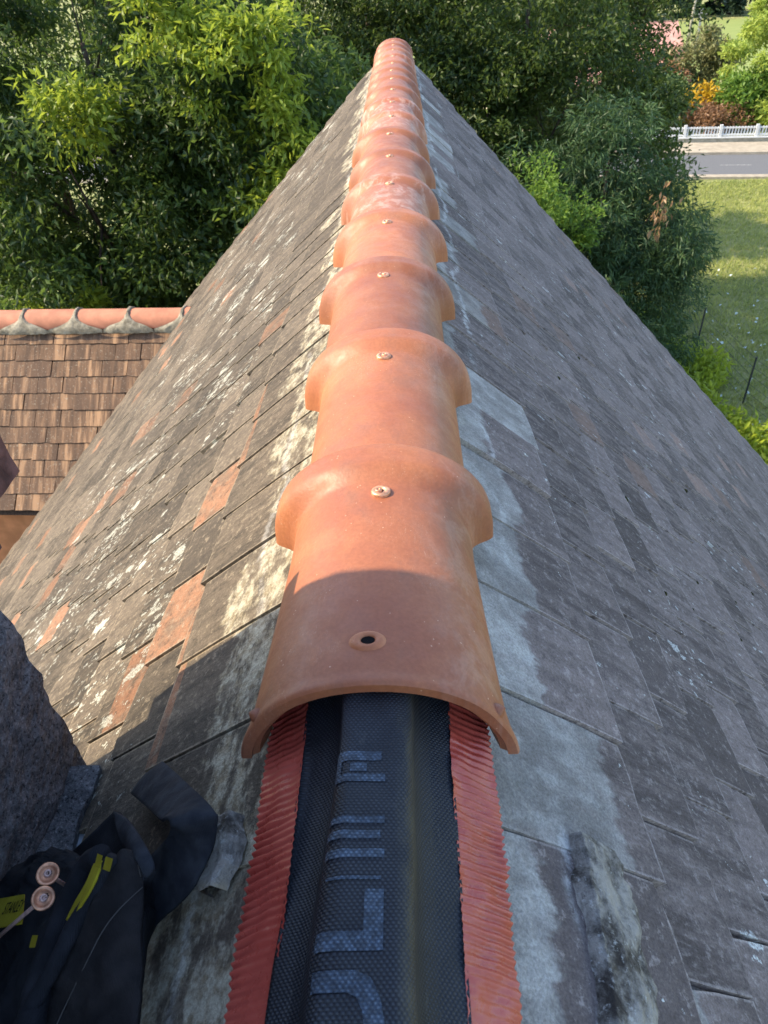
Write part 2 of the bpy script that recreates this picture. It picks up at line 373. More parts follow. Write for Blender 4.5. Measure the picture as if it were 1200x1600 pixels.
def tile_variant(rng, w, l, th, camber=.002):
    nx, ny = 5, 5; V = []
    for j in range(ny):
        for i in range(nx):
            x = (i/(nx-1)-.5)*w; y = j/(ny-1)*l
            if j == 0: y += rng.uniform(-.0022, .0022) + (rng.uniform(.003, .010) if i in (0, nx-1) and rng.random() < .35 else 0)
            if i in (0, nx-1): x += rng.uniform(-.0012, .0012)
            z = camber*(1-(2*j/(ny-1)-1)**2)*1.3 - camber*.5*(2*i/(nx-1)-1)**2 + rng.uniform(-.0004, .0004)
            V.append((x, y, z))
    F = grid_faces(ny, nx); F = [f for f in F]
    ring = list(range(0, nx)); left = [j*nx for j in range(ny-1, 0, -1)]; rt = [j*nx+nx-1 for j in range(1, ny)]
    path = left+ring+rt
    o = len(V); V += [(V[i][0], V[i][1]+.0015, V[i][2]-th) for i in path]
    for k in range(len(path)-1): F.append((path[k], o+k, o+k+1, path[k+1]))
    V = np.array(V); UVt = np.stack([np.clip(V[:, 0]/w+.5, 0, 1), np.clip(V[:, 1]/l, 0, 1)], 1)
    return V, F, UVt
rng = random.Random(11)
PW, GA = .1575, .121                           # tile pitch along the ridge, course gauge
VAR = [tile_variant(rng, PW-.0026, .275, .0115, .0012) for _ in range(7)]
# wing geometry is needed to cut the valley
WR = Vector((-1.61, 5.2, -1.60)); WANG = R(4.0); WS = R(45)
WD = Vector((-math.cos(WANG), math.sin(WANG), 0)); WN = Vector((-math.sin(WANG), -math.cos(WANG), 0))   # along the wing ridge; towards the viewer
def wing_z(x, y):
    q = Vector((x, y, 0))-Vector((WR.x, WR.y, 0)); return WR.z - .06 - abs(q.dot(WN))*math.tan(WS), q.dot(WN)
def project(p):
    d = p-CAM; w = d.dot(FWD)
    if w <= .02: return None
    return (600+1100*d.dot(RGT)/w, 800-1100*d.dot(UPV)/w, w)
cands = []
CH = (-1.02, -.434, -.9, .556)                  # chimney footprint x0,x1,y0,y1
for sgn, a, U, mat in ((-1, AL, UL, M_roofL), (1, AR, UR, M_roofR)):
    d, n, x, upv = slope_frame(sgn, a)
    rows = int((U-.39)/GA)
    for r in range(rows):
        ut = .39+r*GA + (rng.uniform(-.002, .002))
        phase = (.645 if sgn > 0 else .604) + (PW/2 if r % 2 else 0) + rng.uniform(-.006, .006)
        k0 = int((Y0-phase)/PW)-1; k1 = int((Y1-phase)/PW)
        for k in range(k0, k1+1):
            yc = phase+(k+.5)*PW + rng.uniform(-.0012, .0012)
            if yc < Y0 or yc > Y1: continue
            uu = ut+rng.uniform(-.0035, .0035)
            lift = .006+rng.uniform(-.0006, .0006)+(rng.uniform(.0015, .004) if rng.random() < .07 else 0)
            tail = Vector((0, yc, AP))+d*uu+n*lift
            mid = tail-d*.1
            if sgn < 0:
                wz, side = wing_z(tail.x, yc)
                if wz > tail.z-.02 and -1.3 < side: continue
                if side > 1.0 and side < 1.25 and tail.z < WR.z-1.1: pass
                if side < 1.12 and side > -1.5 and tail.z < WR.z-1.0: continue
                if CH[0]-.02 < mid.x < CH[1]+.12 and yc < CH[3]-.06: continue
            tilt = Matrix.Rotation(-R(4.6)+rng.uniform(-.0015, .0015), 3, 'X') @ Matrix.Rotation(rng.uniform(-.003, .003), 3, 'Z')
            Mx = (Matrix((x, upv, n)).transposed() @ tilt)
            sh = Matrix.Identity(3); sh[0][1] = (-.13 if sgn > 0 else .13)
            cands.append([0, sgn, rng.randrange(7), Mx @ sh, tail])
for c_ in cands:
    p = project(c_[4]+Vector((0, 0, .0)))
    c_[0] = 0
    if p and -60 < p[0] < 1260 and -60 < p[1] < 1700:
        # exposed area on the picture
        s_ = c_[3] @ Vector((0, GA, 0)); w_ = c_[3] @ Vector((PW/2, 0, 0))
        q = [project(c_[4]+w_), project(c_[4]-w_), project(c_[4]+s_)]
        if all(q): c_[0] = abs((q[1][0]-q[0][0])*(q[2][1]-q[0][1])-(q[1][1]-q[0][1])*(q[2][0]-q[0][0]))
cands.sort(key=lambda c_: -c_[0])
vm = {}
for sgn, mat in ((-1, M_roofL), (1, M_roofR)):
    for i, (Vv, Fv, Uv) in enumerate(VAR): vm[(sgn, i)] = mesh('roof_tile', Vv, Fv, mat, uv=Uv)
rest = {-1: MB(), 1: MB()}; restuv = {-1: [], 1: []}
for i, (ar, sgn, v, Mx, tail) in enumerate(cands):
    if i < 300:
        m4 = Mx.to_4x4(); m4.translation = tail
        link('roof_tile', vm[(sgn, v)], deckL if sgn < 0 else deckR, m4)
    else:
        Vv = VAR[v][0] @ np.array(Mx).T + np.array(tail)
        mb = rest[sgn]; o_ = len(mb.V); mb.V.extend(Vv.tolist()); restuv[sgn].append(VAR[v][2]); mb.F.extend([tuple(j+o_ for j in f) for f in VAR[v][1]])
for sgn, mat, dk in ((-1, M_roofL, deckL), (1, M_roofR, deckR)):
    o = obj('roof_tiles', rest[sgn].V, rest[sgn].F, mat, dk, uv=np.concatenate(restuv[sgn])); o['kind'] = 'stuff'

# ------------------------------------------------------------------ ridge tiles
S = .333; D0 = .6218; NT_ = 17
RA, RH, TH = .1055, .099, .0125
def flare(y):                                   # y measured from the screw, collar at the far end
    f = .0100*smooth01(.012, .046, y)
    f = f - .0060*np.clip((y-.068)/.020, 0, 1)**2.2
    return f
def arch(y, off, low=0., nth=30, wide=0., horn=0.):
    a = RA+off+wide; h = RH+off; V = []
    V.append((a+.0005+horn, y, -RH-.004-low))
    for k in range(nth+1):
        th = math.pi*k/nth
        cx, sx = math.cos(th), math.sin(th)
        V.append((a*math.copysign(abs(cx)**.96, cx), y, -RH-.004+.004+h*abs(sx)**.96 if False else -RH+h*abs(sx)**.97))
    V.append((-a-.0005-horn, y, -RH-.004-low))
    if horn: V = [(x+math.copysign(horn*max(0., 1-(z+RH)/(RH*.42)), x) if 0 < i < len(V)-1 else x, y, z) for i, (x, y, z) in enumerate(V)]
    return V
def ridge_mesh(name, y_near, spigot):
    ys = list(np.linspace(y_near, .004, 10)) + list(np.linspace(.010, .050, 15)) + list(np.linspace(.055, .067, 4)) + [.072, .076, .080, .084, .0865, .088]
    if spigot: ys = [y_near, y_near+.0015, y_near+.0035, y_near+.0062, y_near+.010, y_near+.014, y_near+.018] + [y for y in ys if y > y_near+.02]
    V = []; m = None
    def horn(y): return .0075*(1-float(smooth01(0., .035, np.array(y-y_near)))) if spigot else 0.
    def wide(y): return 1.9*float(flare(np.array(y))) + (.0125*max(0., min(1, (-.03-y)/(-.03-y_near)))**1.1 if spigot else 0.)
    for y in ys:
        off = float(flare(np.array(y))); low = .006*float(smooth01(.018, .046, np.array(y)))
        if spigot:
            e = y-y_near
            off += -.0024*(1-min(1, e/.004))**2 - .0012*math.exp(-((e-.014)/.004)**2)
        V += arch(y, off, low, wide=wide(y), horn=horn(y))
    m = len(V)//len(ys); F = [f[::-1] for f in grid_faces(len(ys), m)]
    o = len(V)
    for y in ys:                               # underside
        off = float(flare(np.array(y)))-TH
        if spigot: off += .0055*(1-float(smooth01(.0035, .006, np.array(y-y_near)))) - .004
        V += [(vx, vy, vz) for vx, vy, vz in arch(y, off, wide=wide(y), horn=horn(y))]
    F += grid_faces(len(ys), m, off=o)
    nl = (len(ys)-1)*m
    for k in range(m-1): F.append((k, k+1, o+k+1, o+k)); F.append((nl+k+1, nl+k, o+nl+k, o+nl+k+1))
    for i in range(len(ys)-1):
        a, b = i*m, (i+1)*m; F.append((a, o+a, o+b, b)); a += m-1; b += m-1; F.append((b, o+b, o+a, a))
    me = mesh(name, V, F, M_terra, True); me.set_sharp_from_angle(angle=R(38))
    return me
ZC = -.004                                      # crown of the plain body
me_front = ridge_mesh('ridge_tile', .360-D0, True); me_reg = ridge_mesh('ridge_tile', -S+.045, False)
def lathe(prof, n=20):
    V = []
    for r_, z_ in prof: V += [(r_*math.cos(6.28318*k/n), r_*math.sin(6.28318*k/n), z_) for k in range(n)]
    return V, grid_faces(len(prof), n, True)
washer_me = mesh('washer', *lathe([(.0030, .0016), (.0048, .0012), (.0056, .0026), (.0074, .0034), (.0088, .0026), (.0102, .0022), (.0107, .0008), (.0104, -.005)]), M_copper, True)
head_me = mesh('screw_head', *lathe([(.0001, .0030), (.0012, .0030), (.0016, .0044), (.0034, .0042), (.0042, .0032), (.0042, .000)], 12), M_copper, True)
rng = random.Random(5)
ridge_tiles = []
for k in range(NT_):
    jx, jr = rng.uniform(-.0025, .0025), rng.uniform(-.006, .006)
    if k == 0: jx = jr = 0
    Mx = Matrix.Translation((jx, D0+k*S+rng.uniform(-.004, .004)*(k > 0), ZC+rng.uniform(-.002, .002)*(k > 0))) @ Matrix.Rotation(jr, 4, 'Z') @ Matrix.Rotation(rng.uniform(-.012, .012)*(k > 0), 4, 'Y')
    o = link('ridge_tile', me_front if k == 0 else me_reg, house, Mx)
    if k == 0: tag(o, 'front ridge tile with open spigot end and empty screw hole')
    ridge_tiles.append(o)
    zt = float(flare(np.array(-.004)))
    for nm, me_ in (('washer', washer_me), ('screw_head', head_me)):
        link(nm, me_, o, Mx @ Matrix.Translation((rng.uniform(-.003, .003) if nm == 'washer' else 0, -.004, zt+.0005)) @ Matrix.Rotation(rng.uniform(-.08, .08), 4, 'X'))
# raised boss round a black disc that paints the dark of the hole, and the corner lugs of the front tile
ft = ridge_tiles[0]
bz = ZC
link('hole_boss', mesh('hole_boss', *lathe([(.0178, -.003), (.0150, .0006), (.0115, .0026), (.0085, .0028), (.0066, .0014), (.0056, -.001)], 24), M_terra, True), ft, Matrix.Translation((-.005, .405, bz)) @ Matrix.Diagonal((1, .72, 1, 1)))
link('painted_screw_hole', mesh('painted_screw_hole', *lathe([(.0001, .0002), (.0060, .0004)], 20), M_black, True), ft, Matrix.Translation((-.005, .405, bz+.0005)) @ Matrix.Diagonal((1, .72, 1, 1)))
for s_ in (-1, 1):
    th = R(27); cx, cz = s_*(RA+.0125)*math.cos(th)+s_*.002, -RH+RH*math.sin(th)
    V, F = [], []
    for j in range(5):
        for i in range(8):
            a_ = 6.28318*i/8; q = (1, .96, .82, .5, .05)[j]
            V.append((cx+s_*(-.004+.0075*(j/4))+.0042*q*math.cos(a_)*.8, .3705+.0075*q*math.sin(a_), ZC+cz-.001+.0048*(j/4)+.0065*q*math.cos(a_)*-s_*.9))
    obj('lug', V, grid_faces(5, 8, True), M_terra, ft, True)

# ------------------------------------------------------------------ ridge ventilation roll (lies on the house)
roll = empty('ridge_vent_roll', (0, .3, -.05), 'black mesh ridge vent roll with red pleated side flaps under the ridge tiles', 'vent roll')
def roll_prof(s):
    """half profile: s = distance over the cloth from the middle; returns x, z"""
    pts = [(0, -.0215), (.018, -.0215), (.0265, -.0235), (.0305, -.030), (.0325, -.043), (.0365, -.054), (.0445, -.0625), (.0640, -.0735), (.0655, -.0755), (.100, -.1030)]
    acc = [0]
    for i in range(1, len(pts)): acc.append(acc[-1]+math.dist(pts[i-1], pts[i]))
    return (float(np.interp(s, acc, [q[0] for q in pts])), float(np.interp(s, acc, [q[1] for q in pts])), acc)
ACC = roll_prof(0)[2]; SB = ACC[7]; SE = ACC[9]
def roll_pt(s, y, pl=0.):
    x, z, _ = roll_prof(abs(s)); sg = 1 if s > 0 else -1
    k = min(1, max(0, (abs(s)-.019)/.02)) * (1 if abs(s) < SB else 0)
    x = sg*x
    # the cloth sags and folds, more on the left
    nz = mn.noise(Vector((y*9, sg*3.1, 0)))
    if sg < 0:
        x += k*(.006*math.sin(y*21+1.2)+.004*nz); z += k*(.005*math.sin(y*17+.4)+.003*nz)
    else:
        x += k*.0022*nz; z += k*.002*nz
    z += .0018*mn.noise(Vector((s*30, y*14, 2)))+.0010*mn.noise(Vector((s*60, y*50, 6)))*(1 if y < 1 else 0); 
    return x, y, z
ys = np.concatenate([np.arange(-.1, 1.0, .005), np.arange(1., 6.05, .06)])
ss = np.concatenate([np.linspace(-SB, SB, 61)])
V = [roll_pt(s_, y_) for y_ in ys for s_ in ss]; UV = [(s_, y_) for y_ in ys for s_ in ss]
obj('woven_strip', V, [f[::-1] for f in grid_faces(len(ys), len(ss))], M_mesh, roll, True, UV)
def pleats(sgn, seed):
    P = .0064; rg = random.Random(seed)
    ys = np.concatenate([np.arange(-.08, .80, P/8), np.arange(.80, 6.05, P/2.5)])
    ts = np.linspace(0, 1, 9); V = []
    for y in ys:
        jag = .0003*math.sin(y*6.283/P)+.0022*mn.noise(Vector((y*60, sgn*5, 1)))+.003*mn.noise(Vector((y*12, sgn*5, 7)))
        for tt in ts:
            s_ = SB-.002+tt*(SE-SB+.002)
            x, z, _ = roll_prof(s_)
            ph = 6.283*y/P + 1.7*mn.noise(Vector((y*26, tt*1.7, sgn*9))) + tt*.5
            flat = .35+.65*max(0, min(1, .5+1.5*mn.noise(Vector((y*10, tt*1.2, sgn*4+2)))))
            am = .0018*math.sin(ph)*(.3+.7*tt)*flat + .0022*mn.noise(Vector((y*60, tt*3, sgn+3)))+.0022*mn.noise(Vector((y*16, tt*1.5, sgn+8)))
            ex = jag*tt
            V.append((sgn*(x+.6*am+ex*.75), y, z+.8*am-ex*.6+.001))
    F = grid_faces(len(ys), len(ts)); F = [f[::-1] for f in F] if sgn > 0 else F
    return obj('pleated_flap', V, F, M_red, roll, True)
pleats(-1, 1); pleats(1, 2)
# printed letters (read going up the ridge, tops to the left)
def on_roll(q):
    """four corners (s,y) in order, as a patch lying just over the cloth"""
    q = np.array(q if len(q[0:1]) and hasattr(q[0], '__len__') else [(q[0], q[2]), (q[1], q[2]), (q[1], q[3]), (q[0], q[3])], float)
    a = max(2, int(max(np.linalg.norm(q[1]-q[0]), np.linalg.norm(q[2]-q[3]))/.0016)+1); b = max(2, int(max(np.linalg.norm(q[3]-q[0]), np.linalg.norm(q[2]-q[1]))/.0025)+1); V = []; UV = []
    for j in range(b):
        for i in range(a):
            f, g_ = i/(a-1), j/(b-1); s_, y_ = (q[0]*(1-f)+q[1]*f)*(1-g_)+(q[3]*(1-f)+q[2]*f)*g_
            x, y, z = roll_pt(s_ if s_ else 1e-6, y_); nx = 0 if abs(s_) < .019 else (1 if s_ > 0 else -1)
            V.append((x+nx*.0006, y, z+.0006)); UV.append((s_, y_))
    return V, UV, grid_faces(b, a)
def letter(rects):
    V = []; UV = []; F = []
    for r_ in rects:
        v, u_, f = on_roll(r_); o_ = len(V); V += v; UV += u_; F += [tuple(i+o_ for i in q)[::-1] for q in f]
    obj('printed_letter', V, F, M_print, roll, True, UV)
T0, T1 = -.031, .0105                           # letter top and foot over the cloth
o1 = [(T0, .1615), (-.006, .1615), (.0035, .1575), (.0095, .1465), (.0125, .132), (.0125, .114), (.009, .100), (.002, .088), (T0, .084)]
o2 = [(T0, .1500), (-.011, .1500), (-.005, .1475), (-.001, .1405), (.0005, .130), (.0005, .116), (-.0015, .107), (-.006, .096), (T0, .094)]
letter([[o2[i], o1[i], o1[i+1], o2[i+1]] for i in range(len(o1)-1)])
letter([(T0, T1, .172, .183), (T1-.0125, T1, .183, .2085)])
letter([(T0+.004, T1-.002, .2145, .2165)])
letter([(T0, T1, .2285, .2345), (T0, T1-.003, .2415, .2475), (T0, T1, .2525, .2575)])
letter([(T0, T1-.003, .3015, .3095), (T0, T1, .2845, .2905), (T0, -.023, .2905, .3015), (-.016, -.0035, .2925, .2995)])
letter([(T0, T1-.001, .318, .3225)]) if False else None

# ------------------------------------------------------------------ chimney
chim = None
def rough_box(x0, x1, y0, y1, z0, z1, step, amp, seed, taper=0.):
    V = []; F = []
    def face(o_, ua, va, nu, nv):
        b0 = len(V)
        for i in range(nu+1):
            for j in range(nv+1): V.append(Vector(o_)+Vector(ua)*(i/nu)+Vector(va)*(j/nv))
        F.extend([tuple(q+b0 for q in f) for f in grid_faces(nu+1, nv+1)])
    nx, ny, nz = max(2, int((x1-x0)/step)), max(2, int((y1-y0)/step)), max(2, int((z1-z0)/step))
    face((x1, y0, z0), (0, y1-y0, 0), (0, 0, z1-z0), ny, nz); face((x0, y1, z0), (0, y0-y1, 0), (0, 0, z1-z0), ny, nz)
    face((x1, y1, z0), (x0-x1, 0, 0), (0, 0, z1-z0), nx, nz); face((x0, y0, z0), (x1-x0, 0, 0), (0, 0, z1-z0), nx, nz)
    face((x0, y0, z1), (x1-x0, 0, 0), (0, y1-y0, 0), nx, ny)
    W_ = []
    cx, cy_ = (x0+x1)/2, (y0+y1)/2
    for v in V:
        f = mn.fractal(v*16+Vector((seed, 0, 0)), 1., 2.1, 5)*amp + mn.noise(v*75)*amp*.28
        fl = taper*max(0, (z1-v.z)/(z1-z0))**1.5
        dx = 1 if v.x > cx else -1; dy = 1 if v.y > cy_ else -1
        ex = abs(v.x-(x1 if dx > 0 else x0)) < 1e-4; ey = abs(v.y-(y1 if dy > 0 else y0)) < 1e-4
        W_.append((v.x+(dx*(f+fl) if ex else 0), v.y+(dy*(f+fl) if ey else 0), v.z+(f if abs(v.z-z1) < 1e-4 and not ex and not ey else 0)))
    return W_, F
V, F = rough_box(CH[0], CH[1], CH[2], CH[3], -1.6, -.055, .010, .0048, 3., .0)
chim = obj('chimney', V, F, M_stone, house); tag(chim, 'dark rough stone chimney with projecting brick courses')
V, F = rough_box(-.60, -.398, .30, .53, -.62, -.385, .011, .006, 8., .01)
obj('mortar_apron', V, F, M_stone, chim)
V, F = rough_box(CH[0]-.02, -.50, CH[2], .492, -.085, 1.25, .04, .008, 5.)
obj('upper_stack', V, F, M_brick, chim)
rng = random.Random(3)
def brick(x1, y1, lx, ly, z0, z1):
    V, F = rough_box(x1-lx, x1, y1-ly, y1, z0, z1, .018, .005, rng.random()*50)
    obj('brick', V, F, M_brick, chim)
for zi, (z0, z1, ox, oy) in enumerate([(-.045, .018, -.424, .592), (.056, .116, -.372, .594), (.122, .185, -.385, .556), (.190, .252, -.40, .528)]):
    yy = oy
    for k in range(5):
        brick(ox+rng.uniform(-.004, .004), yy, .2, .205, z0, z1); yy -= .217
# zinc sheet and batten beside the stack
obj('flashing', *box(-.42, -.318, .30, .50, -.43, -.40), M_zinc, house)

# ------------------------------------------------------------------ mortar left on the slopes, moss
def slope_lump(name, sgn, a, outline, th, mat, seed):
    """outline: list of (y, u0, u1) stations along the ridge"""
    d, n, x, upv = slope_frame(sgn, a); ys_ = [q[0] for q in outline]
    Y = np.arange(ys_[0], ys_[-1], .0035); nu = 28; V = []
    for y in Y:
        u0 = np.interp(y, ys_, [q[1] for q in outline])+.010*mn.fractal(Vector((y*30, seed, 0)), 1, 2, 3); u1 = np.interp(y, ys_, [q[2] for q in outline])+.020*mn.fractal(Vector((y*34, seed, 9)), 1, 2, 3)
        e2 = min(1, min(y-Y[0], Y[-1]-y)/.012)
        for i in range(nu):
            f = i/(nu-1); u_ = u0+(u1-u0)*f; e = min(f, 1-f)*2
            h = th*min(1, e*4.0)**.6*max(.0, e2)**.5*(.6+1.0*mn.fractal(Vector((u_*30, y*22, seed)), .9, 2.1, 6)) - .002
            V.append(Vector((0, y, AP))+d*u_+n*(h+.0075-.016*(1-min(1, e*7))))
    obj(name, V, grid_faces(len(Y), nu) if sgn < 0 else [f[::-1] for f in grid_faces(len(Y), nu)], mat, house, True)
slope_lump('mortar', 1, AR, [(.06, .24, .325), (.2, .248, .322), (.28, .252, .330), (.335, .255, .315)], .0052, M_mortar, 2.)
slope_lump('mortar', -1, AL, [(.262, .188, .205), (.28, .172, .215), (.31, .168, .212), (.328, .18, .205)], .004, M_mortar, 5.)
rng = random.Random(9)
M_moss = plain('moss', (.045, .045, .018), 1, .05, 0, .5, 80, .8)
def blob(r, seed, n=8, m=5):
    V = []
    for j in range(m):
        ph = j/(m-1)*math.pi/2
        for i in range(n):
            th = 6.28318*i/n; rr = r*(1+.45*mn.noise(Vector((math.cos(th)*1.5, math.sin(th)*1.5, seed+j))))
            V.append((rr*math.cos(ph)*math.cos(th), rr*math.cos(ph)*math.sin(th), rr*math.sin(ph)*.8-.001))
    return V, grid_faces(m, n, True)
mossv = [mesh('moss', *blob(.0075, s_*3.3), M_moss, True) for s_ in range(4)]
for (x_, y_) in [(.529, .995), (.575, 1.032), (.775, 1.098), (.673, 1.526), (.438, 1.736), (.70, 1.2), (.86, 1.3), (.62, 1.35), (1.0, 1.5), (.9, 1.9), (.5, 1.3), (.66, 1.75), (.8, 1.62), (1.1, 1.75), (.56, .78), (.74, .9), (.95, 2.3), (.6, 2.2), (1.3, 2.4), (1.2, 2.0)]:
    d, n, x, upv = slope_frame(1, AR)
    u_ = x_/math.cos(AR); r_ = round((u_-.39)/GA); u_ = .39+r_*GA+.004
    m4 = Matrix((x, upv, n)).transposed().to_4x4(); m4.translation = Vector((0, y_, AP))+d*u_+n*.002
    link('moss', mossv[rng.randrange(4)], house, m4 @ Matrix.Rotation(rng.random()*6, 4, 'Z') @ Matrix.Scale(rng.uniform(.6, 1.25), 4))

# ------------------------------------------------------------------ lower wing
wing = empty('house_wing', (-4, 5, GZ), 'lower wing roof of brown plain tiles joining the main roof at left', 'house')
def WP(s_, t_, k):      # along the ridge, horizontal distance towards the viewer, height over the slope plane
    return Vector((WR.x, WR.y, WR.z-.06)) + WD*s_ + WN*t_ + Vector((0, 0, -t_*math.tan(WS))) + (WN*math.sin(WS)+Vector((0, 0, math.cos(WS))))*k
q = [WP(-1.5, .02, -.04), WP(5, .02, -.04), WP(5, 1.10, -.04), WP(-1.5, 1.10, -.04)]
wdeck = obj('roof_slope', q, [(0, 1, 2, 3)], M_wood, wing)
b_ = [Vector((WR.x, WR.y, WR.z-.09))+WD*s_-WN*t_+Vector((0, 0, -t_)) for s_, t_ in ((-1.5, 0), (5, 0), (5, 1.6), (-1.5, 1.6))]
obj('roof_slope', b_, [(3, 2, 1, 0)], M_wing, wing)
qa = [Vector((WR.x, WR.y, 0))+WD*s_+WN*t_ for s_, t_ in ((-1.1, 1.0), (5, 1.0), (5, -1.4), (-1.1, -1.4))]
V = [(v.x, v.y, GZ) for v in qa]+[(v.x, v.y, WR.z-1.06-.1 if i < 2 else WR.z-1.6) for i, v in enumerate(qa)]
obj('wall', V, [(0, 1, 5, 4), (1, 2, 6, 5), (2, 3, 7, 6)], M_wallr, wing)
rng = random.Random(21)
WW, WG = .205, .132
wvar = [mesh('roof_tile', *tile_variant(rng, WW-.0028, .25, .012)[:2], M_wing) for _ in range(5)]
upw = (-WN*math.cos(WS)+Vector((0, 0, math.sin(WS)))); nw = (WN*math.sin(WS)+Vector((0, 0, math.cos(WS)))); xw = upw.cross(nw)
for r_ in range(11):
    tl = (.205+r_*WG)*1.0
    for k in range(-9, 20):
        s_ = (k+(.5 if r_ % 2 else 0)+rng.uniform(-.02, .02))*WW
        tt = tl*math.cos(WS)+rng.uniform(-.002, .002)
        P = WP(s_, tt, .012+rng.uniform(-.001, .003))
        zm = AP-abs(P.x)*math.tan(AL)
        if P.z < zm-.16 or P.x > -1.2: continue
        m4 = (Matrix((xw, upw, nw)).transposed() @ Matrix.Rotation(-R(5), 3, 'X') @ Matrix.Rotation(rng.uniform(-.012, .012), 3, 'Z')).to_4x4(); m4.translation = P
        link('roof_tile', wvar[rng.randrange(5)], wdeck, m4)
# half-round ridge with mortar saddles
def half_round(r, s0, s1, fn, n=14, m=10):
    V = []
    for i in range(n+1):
        for j in range(m+1):
            th = -.15+(math.pi+.3)*j/m; s_ = s0+(s1-s0)*i/n; rr = r+fn(s_, th)
            V.append(Vector((WR.x, WR.y, WR.z-.085))+WD*s_+WN*(rr*math.cos(th))+Vector((0, 0, rr*math.sin(th))))
    return V, [f[::-1] for f in grid_faces(n+1, m+1)]
for k in range(-1, 9):
    s0 = .07+(k-1)*.43; tp = rng.uniform(-.003, .003)
    V, F = half_round(.098, s0+.004, s0+.428, lambda s_, th: tp+(.004*(s_-s0)/.43))
    o = obj('ridge_tile', V, F, M_wridge, wing, True)
    # saddle of mortar over the joint, spreading to the bed at both feet
    V = []; n_, m_ = 17, 17
    for j in range(m_):
        th = -.30+(math.pi+.6)*j/(m_-1); c_ = max(0., min(1, math.sin(th)))
        hw = .017+.195*(1-c_)**3.0*(1+.2*mn.noise(Vector((k*3.1, th*3, 0))))
        for i in range(n_):
            f = i/(n_-1)*2-1; s_ = s0+f*hw+.006*mn.noise(Vector((th*5, f*2, k)))
            rr = .098+(.013*(1-abs(f)**3)+.003)+.010*mn.noise(Vector((s_*30, th*6, 4)))+.024*(1-c_)**3
            V.append(Vector((WR.x, WR.y, WR.z-.085))+WD*s_+WN*(rr*math.cos(th))+Vector((0, 0, rr*math.sin(th))))
    obj('mortar', V, [f[::-1] for f in grid_faces(m_, n_)] if False else grid_faces(m_, n_), M_mortar2, wing, True)

# ------------------------------------------------------------------ trees, shrubs
def leaves_mesh(name, base, dirs, L, Wd, rg, mat, fold=.25, jitter=.35):
    n = len(base)
    L = L*(1+jitter*(rg.random(n)-.5))[:, None]*1.; Wd = Wd*(1+jitter*(rg.random(n)-.5))[:, None]
    d = dirs/np.linalg.norm(dirs, axis=1)[:, None]
    r = rg.normal(size=(n, 3)); r[:, 2] += 1.1
    s = np.cross(d, r); s /= np.linalg.norm(s, axis=1)[:, None]+1e-9
    nn = np.cross(s, d)
    mid = base+d*L*.45
    V = np.empty((n, 4, 3)); V[:, 0] = base; V[:, 1] = mid+s*Wd*.5+nn*Wd*fold; V[:, 2] = base+d*L-nn*L*.08; V[:, 3] = mid-s*Wd*.5+nn*Wd*fold
    I = np.arange(n)[:, None]*4
    F = np.concatenate([I+np.array([[0, 1, 2]]), I+np.array([[0, 2, 3]])])
    return mesh(name, V.reshape(-1, 3), F, mat)
def crown(rg, lobes, ntw, per, L, Wd, mat, droop=.4, spread=.9, shell=.45, twig=.10, clump=26, clsz=.55):
    lob = np.array(lobes, float); w = (lob[:, 3]*lob[:, 4]*lob[:, 5])**(2/3); w /= w.sum()
    idx = rg.choice(len(lob), ntw, p=w)
    d = rg.normal(size=(ntw, 3)); d /= np.linalg.norm(d, axis=1)[:, None]
    rr = (1-shell*rg.random(ntw)**1.3)[:, None]
    bumps = np.array([mn.noise(Vector(q*2.4)+Vector((float(i), 0, 0))) for q, i in zip(d, idx)])[:, None]
    P = lob[idx, :3]+d*lob[idx, 3:6]*rr*(1+.28*bumps)
    if clump:                                   # gather the twigs into sprays with gaps between
        nc = max(8, ntw//clump); ci = rg.integers(0, nc, ntw); cen = P[:nc]; sz = clsz*(.6+.8*rg.random(nc))
        k_ = rg.normal(size=(ntw, 3)); k_ /= np.linalg.norm(k_, axis=1)[:, None]; k_ *= (rg.random(ntw)**.4)[:, None]
        P = cen[ci]+k_*sz[ci][:, None]*np.array([1, 1, .5]); d = d[:nc][ci]*.5+k_*.8+np.array([0, 0, .15])
    out = d*np.array([1, 1, .7])+rg.normal(size=(ntw, 3))*.35
    b = np.repeat(P, per, 0)+rg.normal(size=(ntw*per, 3))*twig
    dd = np.repeat(out, per, 0)*.8+rg.normal(size=(ntw*per, 3))*spread; dd[:, 2] -= droop
    return leaves_mesh('crown', b, dd, L, Wd, rg, mat)
